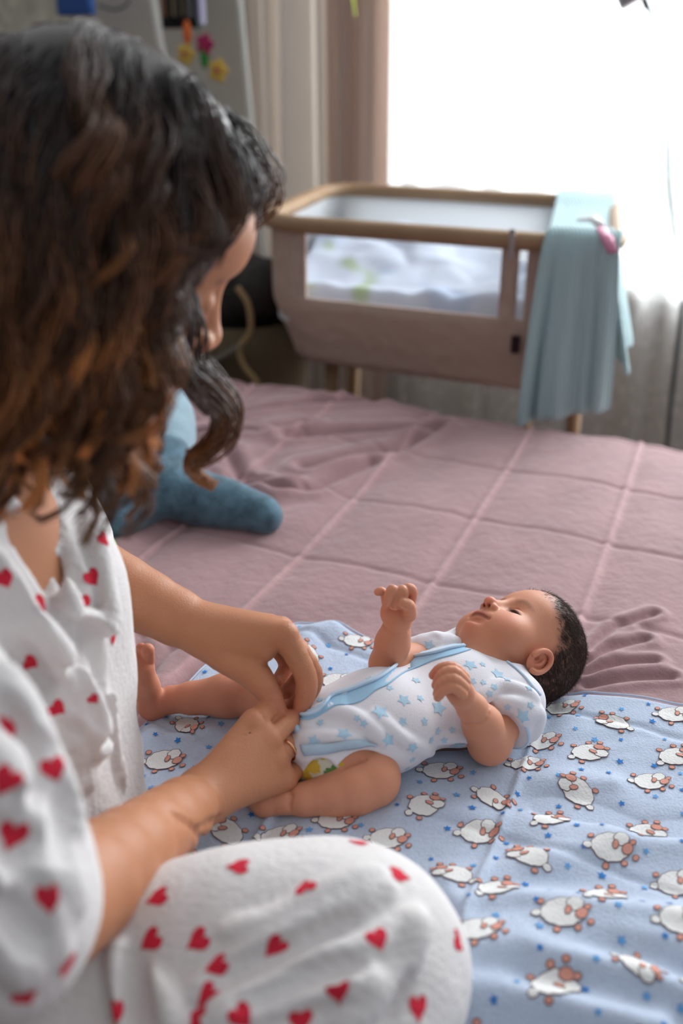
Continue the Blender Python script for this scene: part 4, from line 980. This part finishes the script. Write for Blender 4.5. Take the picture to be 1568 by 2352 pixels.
# ------------------------------------------------------------------ woman
WS = np.array(lin((186, 127, 93)))
m_skin_w = mat('woman_skin', rough=.45, vcol=True, sss=.2, spec=.35, bump=[('noise', 500, .0003), ('voronoi', 900, .0002)])
woman = empty('person', (-.36, .60, BED), 'woman with long curly brown hair in white pyjamas with red hearts, bending over the baby', 'person')
WC = np.array([-.171, .685, 1.067]); WF = np.array([.80, .38, -.46]); WF /= np.linalg.norm(WF); WU = np.array([.445, .121, .874]); WU -= WF*(WU@WF); WU /= np.linalg.norm(WU); WL = np.cross(WU, WF); RW_ = np.stack([WL, WU, WF])
def wh_(l, u, f): return WC+(WL*l+WU*u+WF*f)*.01
NB = np.array([-.270, .655, .915]); SR = np.array([-.31, .50, .905]); SL = np.array([-.285, .80, .875])
s = SDF()
s.add(ell(wh_(0, 2.5, -1.0), (.074, .092, .096), RW_), .01)
s.add(ell(wh_(0, -3.6, 3.6), (.056, .080, .058), RW_), .03)
s.add(ell(wh_(0, 4.2, 4.4), (.060, .052, .060), RW_), .02)
s.add(ell(wh_(0, -8.8, 6.6), (.026, .022, .022), RW_), .02)
for q in (-1, 1):
    s.add(ell(wh_(q*3.4, -3.6, 5.6), (.026, .030, .026), RW_), .02)
    s.sub(ell(wh_(q*3.2, .2, 9.8), (.018, .012, .012), RW_), .02)
    s.add(ell(wh_(q*3.2, .0, 7.6), (.014, .010, .010), RW_), .004)
s.add(seg(wh_(0, 1.0, 8.9), wh_(0, -2.3, 10.4), .007, .009), .012); s.add(ell(wh_(0, -2.7, 10.5), (.011, .0095, .0095), RW_), .006)
for q in (-1, 1): s.add(ell(wh_(q*1.2, -3.0, 9.8), (.008, .008, .009), RW_), .005)
s.add(ell(wh_(0, -5.4, 9.6), (.021, .0065, .008), RW_), .006); s.add(ell(wh_(0, -6.5, 9.3), (.018, .007, .008), RW_), .005)
s.chain([wh_(0, -3, -2), NB], [.050, .052], .03)
s.chain([SR, NB+np.array([0, 0, -.03]), SL], [.036, .045, .036], .02, 2)
s.add(ell(NB+np.array([-.01, 0, -.12]), (.080, .130, .110), [[.97, -.2, 0], [.2, .97, 0], [0, 0, 1]]), .05)
s.add(ell(np.array([-.36, .62, .68]), (.11, .14, .13)), .05)
ELR = K(20, 2165, .735); WRR = J(452, 1838, .665)
s.chain([SR, ELR], [.038, .034], .01); s.chain([ELR, ELR*.72+WRR*.28, ELR*.35+WRR*.65, WRR], [.034, .0355, .0285, .0235], .01, 3)
# right (near) hand
idx = J(584, 1660, .725); mid = J(617, 1697, .722); rng_ = J(637, 1744, .720); pky = J(657, 1790, .716)
for m_, r0, r1 in ((idx, .017, .0125), (mid, .018, .0120), (rng_, .018, .0115), (pky, .017, .0105)):
    s.add(seg(WRR+(m_-WRR)*.12, m_, r0, r1), .012)
FR = [([idx, J(617, 1632, .750), J(640, 1648, .768), J(648, 1668, .775)], [.0118, .0108, .0095, .0080]),
      ([mid, J(662, 1655, .748), J(680, 1662, .762), J(684, 1680, .768)], [.0115, .0108, .0098, .0080]),
      ([rng_, J(668, 1706, .740), J(682, 1722, .750), J(676, 1745, .755)], [.0110, .0100, .0092, .0078]),
      ([pky, J(680, 1768, .731), J(690, 1782, .738), J(680, 1800, .742)], [.0098, .0088, .0080, .0070])]
for P_, R_ in FR: s.chain(P_, [q*.93 for q in R_], .0012, 4)
s.sub(seg(J(604, 1676, .722), J(650, 1642, .742), .0012, .0012), .003)
s.chain([J(520, 1800, .690), J(585, 1740, .745), J(640, 1690, .770), J(662, 1668, .772)], [.016, .014, .0115, .009], .006, 3)
for p, q in ((idx, mid), (mid, rng_), (rng_, pky)): 
    a = (p+q)/2; s.sub(seg(a+(a-WRR)*.02+np.array([0, 0, .013]), WRR+(a-WRR)*.62+np.array([0, 0, .014]), .0022, .001), .008)
for m_ in (idx, mid, rng_, pky): s.add(ell(m_+np.array([-.001, -.003, .004]), (.008, .008, .0075)), .006)
# left (far) hand and forearm
ELL_ = J(165, 1296, .835); WRL = J(468, 1449, .802)
s.chain([SL, ELL_], [.042, .034], .01); s.chain([ELL_, ELL_*.6+WRL*.4, WRL], [.034, .0300, .0225], .01, 3)
li = J(655, 1458, .775); lm = J(645, 1445, .795); lr = J(618, 1438, .812); lp = J(590, 1432, .828)
for m_, r0, r1 in ((li, .021, .0125), (lm, .020, .012), (lr, .019, .0115), (lp, .018, .0105)): s.add(seg(WRL+(m_-WRL)*.05, m_, r0, r1), .012)
s.add(seg(J(520, 1490, .790), J(600, 1490, .778), .0215, .0135), .012)
FL = [([li, J(700, 1548, .766), J(702, 1592, .760), J(692, 1622, .757)], [.0122, .0108, .0100, .0082]),
      ([lm, J(716, 1545, .786), J(700, 1600, .778), J(672, 1622, .772)], [.0120, .0105, .0095, .0080]),
      ([lr, J(694, 1530, .808), J(676, 1575, .800), J(656, 1590, .790)], [.0112, .0098, .0090, .0075]),
      ([lp, J(655, 1515, .828), J(648, 1552, .818), J(630, 1570, .808)], [.0100, .0085, .0078, .0068]),
      ([J(515, 1500, .785), J(580, 1545, .768), J(616, 1592, .757), J(640, 1636, .752)], [.0190, .0160, .0118, .0088])]
for P_, R_ in FL: s.chain(P_, [q*.93 for q in R_], .0016, 4)
for L in ([(606, 1590), (620, 1584), (634, 1578)], [(610, 1600), (624, 1594), (640, 1588)], [(636, 1523), (644, 1505)], [(660, 1535), (668, 1524)], [(612, 1530), (602, 1512)]):
    tp = s.trace(L)
    for p, q in zip(tp[:-1], tp[1:]): s.sub(seg(p, q, .0007, .0007), .0022)
for L in ([(455, 1905), (500, 1880)], [(400, 1870), (440, 1900), (470, 1935)]):
    tp = s.trace(spline(L, 3))
    for p, q in zip(tp[:-1], tp[1:]): s.sub(seg(p, q, .0012, .0012), .006)
wom_s = s
def wcol(P):
    c = np.tile(WS, (len(P), 1))*(1+.03*nz(P, 45, 71, 2)[:, None])
    def mixc(c, col, w): return c*(1-w[:, None])+np.array(col)*w[:, None]
    red = np.array(lin((196, 108, 86)))
    for Pt, _ in FR+FL:
        c = mixc(c, red, .45*capsmooth(P, Pt[-1], Pt[-2], .012)); c = mixc(c, red, .28*capsmooth(P, Pt[0], Pt[0]+1e-4, .012)); c = mixc(c, red, .25*capsmooth(P, Pt[1], Pt[1]+1e-4, .010))
    c = mixc(c, lin((190, 100, 90)), .6*capsmooth(P, wh_(-1.4, -5.8, 10), wh_(1.4, -5.8, 10), .009))
    for q in (-1, 1): c = mixc(c, lin((70, 48, 36)), .8*capsmooth(P, wh_(q*2.0, 1.7, 9), wh_(q*4.6, 1.9, 7.6), .004))
    return c
P_, Q_ = wom_s.mesh(np.array([-.52, .36, BED]), np.array([-.01, .93, 1.22]), .0021)
me = fast_mesh('body', P_, Q_, wcol(P_)); link_mesh('body', me, m_skin_w, woman)
# nails on the visible thumb, ring on the near hand
nl = wom_s.snap(spline(wom_s.trace([(640, 1626), (645, 1640)]), 2), .0004)
rc = (FR[2][0][0]*.42+FR[2][0][1]*.58); rd = (FR[2][0][1]-FR[2][0][0]); rd /= np.linalg.norm(rd); a = np.cross(rd, [0, 0, 1]); a /= np.linalg.norm(a); b2 = np.cross(rd, a)
b = MB(); b.tube([rc+(a*math.cos(t)+b2*math.sin(t))*.0113 for t in np.linspace(0, 2*math.pi, 36, endpoint=False)], .0015, 8, closed=True)
o = b.build('finger_ring', mat('rose_gold', lin((226, 170, 130)), .2, metal=1), woman); o['label'] = 'thin gold ring on the near hand'
# ------------------------------------------------------------------ pyjamas
m_py = mat('pyjama_gauze', lin((218, 214, 213)), .95, sss=0, bump=[('noise', 160, .0012), ('noise', 420, .0006)]); m_ht = mat('heart_red', lin((206, 40, 62)), .9, bump=[('noise', 260, .001)])
def folds(s, L, k=.016):
    k = .009
    for px, r in L:
        r = r*1.0
        pts = spline(s.trace(px), 4)
        for a, b_ in zip(pts[:-1], pts[1:]):
            if np.linalg.norm(a-b_) < .025: s.add(seg(a, b_, r, r), .010)
def grooves(s, L, k=.012):
    for px, r in L:
        r = r*1.4
        pts = spline(s.trace(px), 4)
        for a, b_ in zip(pts[:-1], pts[1:]):
            if np.linalg.norm(a-b_) < .025: s.sub(seg(a, b_, r*.8, r*.8), .010)
KNR = K(800, 2222, .612); T1 = K(560, 2243, .613); T2 = K(330, 2265, .605); HPR = np.array([-.36, .43, .615])
s = SDF(); s.chain([HPR, T2, T1, KNR], [.085, .070, .080, .0835], .02, 3)
s.chain([KNR+np.array([-.004, -.01, 0]), K(700, 2420, .60), K(450, 2520, .595), K(250, 2560, .595)], [.075, .062, .055, .05], .03, 2)
s.chain([np.array([-.40, .60, .62]), np.array([-.36, .43, .63])], [.115, .085], .03)
s.chain([np.array([-.40, .66, .61]), np.array([-.31, .80, .60])], [.085, .075], .03)
s.inter(rbox(np.array([0, .5, BED+.5-.012]), (3, 3, .5)), .01)
folds(s, [([(520, 2140), (620, 2120), (760, 2050), (860, 2010)], .004), ([(420, 2290), (560, 2200), (700, 2130), (880, 2045)], .005), ([(520, 2290), (700, 2210), (840, 2180), (960, 2110)], .006),
          ([(790, 2352), (860, 2290), (930, 2200), (960, 2120)], .005), ([(480, 2352), (600, 2290), (760, 2250), (850, 2255)], .006), ([(268, 2180), (275, 2260), (290, 2352)], .004), ([(330, 2230), (380, 2290), (400, 2352)], .005)])
grooves(s, [([(500, 2250), (640, 2190), (800, 2110)], .003), ([(560, 2310), (700, 2250), (820, 2215)], .004), ([(300, 2200), (310, 2352)], .003), ([(880, 2352), (940, 2250)], .003)], .016)
s.disp = lambda P: -.0034*nz((P-np.outer(P@np.array([.75, .25, .6]), np.array([.75, .25, .6]))*.75), 50, 45, 1)-.0011*nz(P*np.array([1, 1, 1.0]), 55, 15, 2)-.00022*np.sin(P[:, 1]*1100+5*np.sin(P[:, 0]*70))
tr_s = s
def hearts(sd, L, r):
    px = [q[:2] for q in L]; tp = sd.trace(px); sp = []
    for p, q in zip(tp, L):
        if abs(float(sd.at(p[None])[0])) < .004: sp.append((p, [(x*math.cos(q[2])-y*math.sin(q[2]), x*math.sin(q[2])+y*math.cos(q[2])) for x, y in [(.82*a_, b_) for a_, b_ in heart_poly(.90*r*(q[3] if len(q) > 3 else 1))]], (0, 0.2, 1.0), 1))
    return sdf_decals(sd, sp, .0005, 3)
def cloth(name, sd, lo, hi, hh, hl, r):
    P, Q = sd.mesh(lo, hi, hh); Vd, Td, Md = join_decals(P, Q, hearts(sd, hl, r))
    return link_mesh(name, mixed_mesh(name, Vd, Q, Td, Md), [m_py, m_ht], woman)
tr = cloth('pyjama_trousers', tr_s, np.array([-.52, .28, BED-.005]), np.array([.11, .92, .76]), .0028,
    [(545, 1990, -.9), (702, 2035, -1.0), (920, 2010, .2), (868, 2158, .0), (1053, 2165, .3), (960, 2318, -.4), (775, 2278, .2), (630, 2176, -.9), (345, 2162, -.7), (453, 2162, -.8), (475, 2290, -.6), (360, 2062, -.5), (266, 2325, .1), (556, 2338, .5), (450, 2338, -.9), (495, 2218, -.9), (510, 1938, -1.2), (820, 1934, 1.4), (690, 2345, 0)], .0100)
tr['label'] = 'white gauze trousers with red hearts'
# top
s = SDF(); RT = [[.97, -.2, 0], [.2, .97, 0], [0, 0, 1]]
s.add(ell(np.array([-.290, .655, .785]), (.115, .155, .125), RT), .03)
s.add(ell(np.array([-.285, .655, .69]), (.108, .150, .12), RT), .04)
s.add(ell(np.array([-.290, .65, .615]), (.118, .145, .07), RT), .03)
s.chain([NB+np.array([-.01, 0, -.02]), SR], [.062, .060], .03); s.chain([NB+np.array([-.01, 0, -.02]), SL], [.056, .048], .03)
s.chain([SR, SR*.55+ELR*.45, SR*.2+ELR*.8, SR*.04+ELR*.96], [.062, .072, .058, .046], .02, 3)
s.chain([SL, ELL_*.8+SL*.2], [.050, .046], .02)
# hem flare at the lap
s.chain([J(215, 1870, .66), J(280, 1880, .67), J(318, 1900, .66)], [.030, .024, .014], .02)
s.chain([J(255, 1800, .72), J(300, 1860, .72)], [.024, .014], .02)
# opening at the neck: skin shows in the V
V0 = wom_s.trace([(85, 1130), (60, 1180)])
nk = NB+np.array([.015, 0, .05]); s.sub(ell(nk, (.045, .052, .05)), .010)
va, vb = J(52, 1130, .60), J(128, 1395, .585)
vt = s.trace([(70, 1140), (90, 1220), (112, 1300), (128, 1380)]); vt = [p for p in vt]
for i in range(len(vt)-1):
    for kk in range(5):
        u0 = (i+kk/5)/3; c = vt[i]*(1-kk/5)+vt[i+1]*(kk/5); rr = .0080*(1-u0)+.002
        s.sub(ell(c, (.055, rr, rr*1.3), np.linalg.qr(np.stack([c-CAM, [0, .1, 1], [0, 1, 0]], 1))[0].T), .004)
d_ = (ELR-SR)/np.linalg.norm(ELR-SR)
qa = ray(95, 2100); qa /= np.linalg.norm(qa)
folds(s, [([(20, 1140), (70, 1250), (110, 1350), (150, 1410), (210, 1425), (245, 1450)], .007), ([(90, 1140), (120, 1230), (150, 1330), (170, 1400)], .005), ([(170, 1120), (200, 1220), (235, 1330), (262, 1430)], .006),
          ([(0, 1290), (60, 1420), (130, 1560), (190, 1650), (225, 1720)], .007), ([(80, 1430), (150, 1520), (215, 1640), (235, 1720)], .006), ([(250, 1450), (262, 1600), (270, 1700), (285, 1800)], .005),
          ([(0, 1560), (60, 1680), (110, 1800), (150, 1900)], .009), ([(0, 1750), (60, 1870), (120, 1980), (150, 2080)], .009), ([(0, 1960), (70, 2060), (120, 2180)], .008), ([(0, 2150), (60, 2230)], .008), ([(170, 1700), (200, 1790), (170, 1900)], .004)], .018)
grooves(s, [([(40, 1480), (110, 1600), (120, 1720), (152, 1850), (150, 1950)], .006), ([(150, 1440), (220, 1470), (240, 1500)], .004), ([(20, 1360), (90, 1480), (170, 1620)], .004), ([(30, 1830), (90, 1960)], .004), ([(200, 1750), (190, 1860)], .004), ([(10, 1620), (70, 1740), (100, 1850)], .005), ([(0, 1900), (60, 2010), (90, 2090)], .005), ([(20, 2080), (80, 2160)], .004), ([(150, 1450), (190, 1560), (230, 1660)], .004), ([(60, 1230), (110, 1330)], .003), ([(215, 1470), (240, 1600), (250, 1720)], .003), ([(130, 1170), (160, 1260), (190, 1350)], .003)], .016)
s.disp = lambda P: -.0048*nz((P-np.outer(P@np.array([.25, .1, -.96]), np.array([.25, .1, -.96]))*.72), 52, 44, 1)-.0013*nz(P*np.array([1, 1, .8]), 50, 16, 2)-.00025*np.sin(P[:, 1]*1000+5*np.sin(P[:, 2]*60))
tp_ = cloth('pyjama_top', s, np.array([-.52, .30, BED]), np.array([-.12, .95, 1.0]), .0028,
    [(92, 1392, .1), (213, 1330, .4), (195, 1384, -.2, .8), (70, 1522, .9), (132, 1628, .8), (125, 1768, .2), (14, 1678, -.5, 1.1), (14, 1795, -.7, 1.1), (27, 1921, -.4, 1.1), (113, 2066, .2, 1.0), (150, 2220, -.3, .9), (258, 1470, .0, .6), (263, 1880, .5, .8), (215, 1606, .6, .6), (60, 2290, .3), (10, 1330, .3), (240, 1240, .3, .8)], .0098)
tp_['label'] = 'white gauze pyjama top with red hearts'
# ------------------------------------------------------------------ hair
ER = np.array([.086, .104, .106]); EC_ = wh_(0, 2.0, -1.2)
def into(P): return ((P-EC_)@RW_.T)
def guide(root, layer, length, ph, amp, wl, zend):
    p = EC_+(root*ER*1.0)@RW_; pts = [p]; q0 = root/np.linalg.norm(root)
    d = (np.array([np.sign(root[0]+1e-3)*.9, -.25, -.35-.2*(root[2] < .3)]))@RW_; g = np.array([0, 0, -1.0]); n = int(length/.009)
    for i in range(n):
        q = into(p)/ER; r = np.linalg.norm(q); nrm = (q/ER)@RW_; nrm /= np.linalg.norm(nrm)
        w = min(1, i/9); d = d*(.72-.15*w)+g*(.12+.20*w); 
        if r < layer+.02: d = d-nrm*min(0, d@nrm)
        d /= np.linalg.norm(d); p = p+d*.009
        q = into(p)/ER; r = np.linalg.norm(q); tgt = 1+(layer-1)*min(1, (i+1)/6)
        if r < tgt: p = p+((q/r*(tgt-r))*ER)@RW_*.6
        fc = into(p)                                   # keep the face free
        if fc[2] > .085 and fc[1] < .03 and abs(fc[0]) < .06: p = p+WL*np.sign(fc[0]+1e-4)*.004*(1.5)
        pts.append(p)
        if p[2] < 1.18-(.911*p[1]+.413*(1.18-p[2]))*.377+(zend-.905): break
    pts = np.array(pts); m = len(pts); s_ = np.arange(m)*.009
    H_ = (pts-WC)@RW_.T*100; fl = np.interp(H_[:, 1], [-20, -10, -3, 0, 2.5, 5, 9, 12], [3.4, 3.8, 2.6, 1.8, 2.0, 4.6, 7.8, 9]); H_[:, 2] = np.where(H_[:, 2] > fl, fl+(H_[:, 2]-fl)*.06, H_[:, 2]); pts = WC+(H_*.01)@RW_
    t = np.gradient(pts, axis=0); t /= np.linalg.norm(t, axis=1)[:, None]+1e-9
    out = into(pts)@np.eye(3); out = (out/ER)@RW_; out /= np.linalg.norm(out, axis=1)[:, None]; sd = np.cross(t, out); sd /= np.linalg.norm(sd, axis=1)[:, None]+1e-9
    A = amp*sstep(.04, .16, s_); a = s_/wl*2*math.pi+ph
    G = pts+sd*(A*np.sin(a))[:, None]+out*(A*.8*(1+np.cos(a))*.9)[:, None]; H_ = (G-WC)@RW_.T*100; fl = np.interp(H_[:, 1], [-20, -10, -3, 0, 2.5, 5, 9, 12], [6.6, 6.2, 4.9, 4.6, 4.8, 6.8, 9.4, 11]); H_[:, 2] = np.where(H_[:, 2] > fl, fl+(H_[:, 2]-fl)*.15, H_[:, 2])
    return WC+(H_*.01)@RW_, t, out, sd
HV = []; HQ = []; HCc = []; nb_ = 0; r_ = np.random.default_rng(21)
dark = np.array(lin((34, 25, 21))); midc = np.array(lin((92, 58, 36))); tipc = np.array(lin((194, 124, 68)))
def add_clump(G, t, out, sd, ns, rad, bright, nb_, w=.00075):
    m = len(G); k = np.linspace(0, 1, m)
    th = r_.uniform(0, 6.28, ns); rr = rad*np.sqrt(r_.uniform(0, 1, ns)); fr = r_.uniform(2, 6, ns); jj = r_.uniform(0, 6.28, ns)
    spread = (.5+.8*np.sin(math.pi*np.minimum(k*1.2, 1))) * (1-.5*k)
    P = G[None]+sd[None]*((rr*np.cos(th))[:, None]*spread+.0018*np.sin(k*fr[:, None]*6+jj[:, None]))[..., None]+out[None]*((rr*np.sin(th))[:, None]*spread+.0018*np.cos(k*fr[:, None]*5+jj[:, None]))[..., None]
    wd = w*(1.1-.7*k)
    ring = np.stack([P+sd[None]*wd[None, :, None], P+out[None]*wd[None, :, None], P-sd[None]*wd[None, :, None]], 2)
    V = ring.reshape(-1, 3); base = (np.arange(ns)*m*3)[:, None, None]+nb_; kk = np.arange(m-1)[None, :, None]*3; j = np.arange(3)[None, None, :]; j2 = (j+1) % 3
    Q = np.stack([base+kk+j, base+kk+j2, base+kk+3+j2, base+kk+3+j], -1).reshape(-1, 4)
    u = np.clip(k*1.0, 0, 1); c = dark[None]*(1-sstep(.10, .55, u))[:, None]+midc[None]*(sstep(.10, .55, u))[:, None]; c = c*(1-(sstep(.45, 1, u)*bright))[:, None]+tipc[None]*(sstep(.45, 1, u)*bright)[:, None]
    c = np.repeat(c[None], ns, 0)*r_.uniform(.75, 1.3, ns)[:, None, None]*r_.choice([.45, .75, 1.1, 2.0]); c = np.repeat(c[:, :, None], 3, 2).reshape(-1, 3)
    HV.append(V); HQ.append(Q); HCc.append(c); return nb_+len(V)
cnt = 0
while cnt < 420:
    v = r_.normal(size=3); v /= np.linalg.norm(v)
    if v[1] < -.35 or (v[2] > .50 and v[1] < .45) : continue
    lay = r_.uniform(1.05, 1.19); side_near = v[0] < .2
    G, t, out, sd = guide(v, lay, r_.uniform(.26, .40), r_.uniform(0, 6.28), r_.uniform(.008, .019), r_.uniform(.055, .085), .905+r_.uniform(-.015, .06))
    nb_ = add_clump(G, t, out, sd, 20, .0095, r_.uniform(.1, .95), nb_); cnt += 1
# face-framing curl, placed as in the photograph
def lock(pxs, ns, rad, bright):
    global nb_
    G = spline([J(*q) for q in pxs], 7); t = np.gradient(G, axis=0); t /= np.linalg.norm(t, axis=1)[:, None]; out = np.tile(np.array([0, -1.0, .1]), (len(G), 1)); sd = np.cross(t, out); sd /= np.linalg.norm(sd, axis=1)[:, None]
    nb_ = add_clump(G, t, out, sd, ns, rad, bright, nb_)
lock([(330, 560, .66), (400, 640, .66), (425, 740, .66), (430, 830, .665), (470, 890, .67), (515, 940, .67), (510, 1000, .67), (455, 1050, .665), (440, 1075, .66), (462, 1100, .66), (495, 1118, .66)], 60, .015, 1.0)
lock([(350, 600, .67), (395, 700, .67), (400, 790, .67), (440, 850, .67), (505, 905, .67), (525, 960, .67), (480, 1020, .67), (430, 1045, .665)], 40, .010, .9)
lock([(520, 300, .70), (560, 420, .71), (545, 520, .70), (470, 590, .69), (430, 680, .68), (445, 780, .68), (420, 860, .68)], 46, .013, .5)
lock([(500, 260, .72), (590, 380, .73), (605, 450, .73), (560, 520, .72), (500, 570, .70)], 46, .014, .3)
lock([(300, 700, .64), (340, 800, .64), (310, 900, .635), (350, 980, .64), (330, 1050, .64), (370, 1085, .64)], 40, .013, .9)
lock([(220, 700, .62), (180, 830, .62), (230, 930, .62), (190, 1020, .62), (230, 1095, .62)], 40, .014, .9)
lock([(100, 650, .62), (60, 800, .62), (120, 900, .62), (80, 1000, .62), (130, 1090, .62)], 40, .015, .8)
HVa = np.concatenate(HV); HQa = np.concatenate(HQ); HCa = np.concatenate(HCc)
# dense inner volume of the hair
s = SDF(); s.add(ell(EC_, ER*1.06, RW_), .01); 
s.sub(ell(wh_(0, -1.0, 13.0), (.11, .085, .092), RW_), .015)
s.add(ell(WC+np.array([-.045, -.01, -.055]), (.085, .085, .085)), .03); s.add(ell(WC+np.array([-.07, -.01, -.10]), (.065, .085, .055)), .03)
s.sub(ell(wh_(0, -6.5, 12.0), (.10, .08, .085), RW_), .02)
s.disp = lambda P: -.004*nz(P, 45, 33, 2)
Pm, Qm = s.mesh(WC-.24, WC+.2, .004); cm = np.tile(dark*1.15, (len(Pm), 1))*(1+.4*nz(Pm, 60, 9, 2)[:, None]); low = sstep(1.06, .95, Pm[:, 2])[:, None]; cm = cm*(1-low)+midc*.7*low
Vh = np.concatenate([Pm, HVa]); Qh = np.concatenate([Qm, HQa+len(Pm)]); Ch = np.concatenate([cm, HCa])
o = link_mesh('hair', fast_mesh('hair', Vh, Qh, Ch), mat('brown_hair', rough=.42, vcol=True, spec=.5), woman); o['label'] = 'long curly dark brown hair with caramel ends'
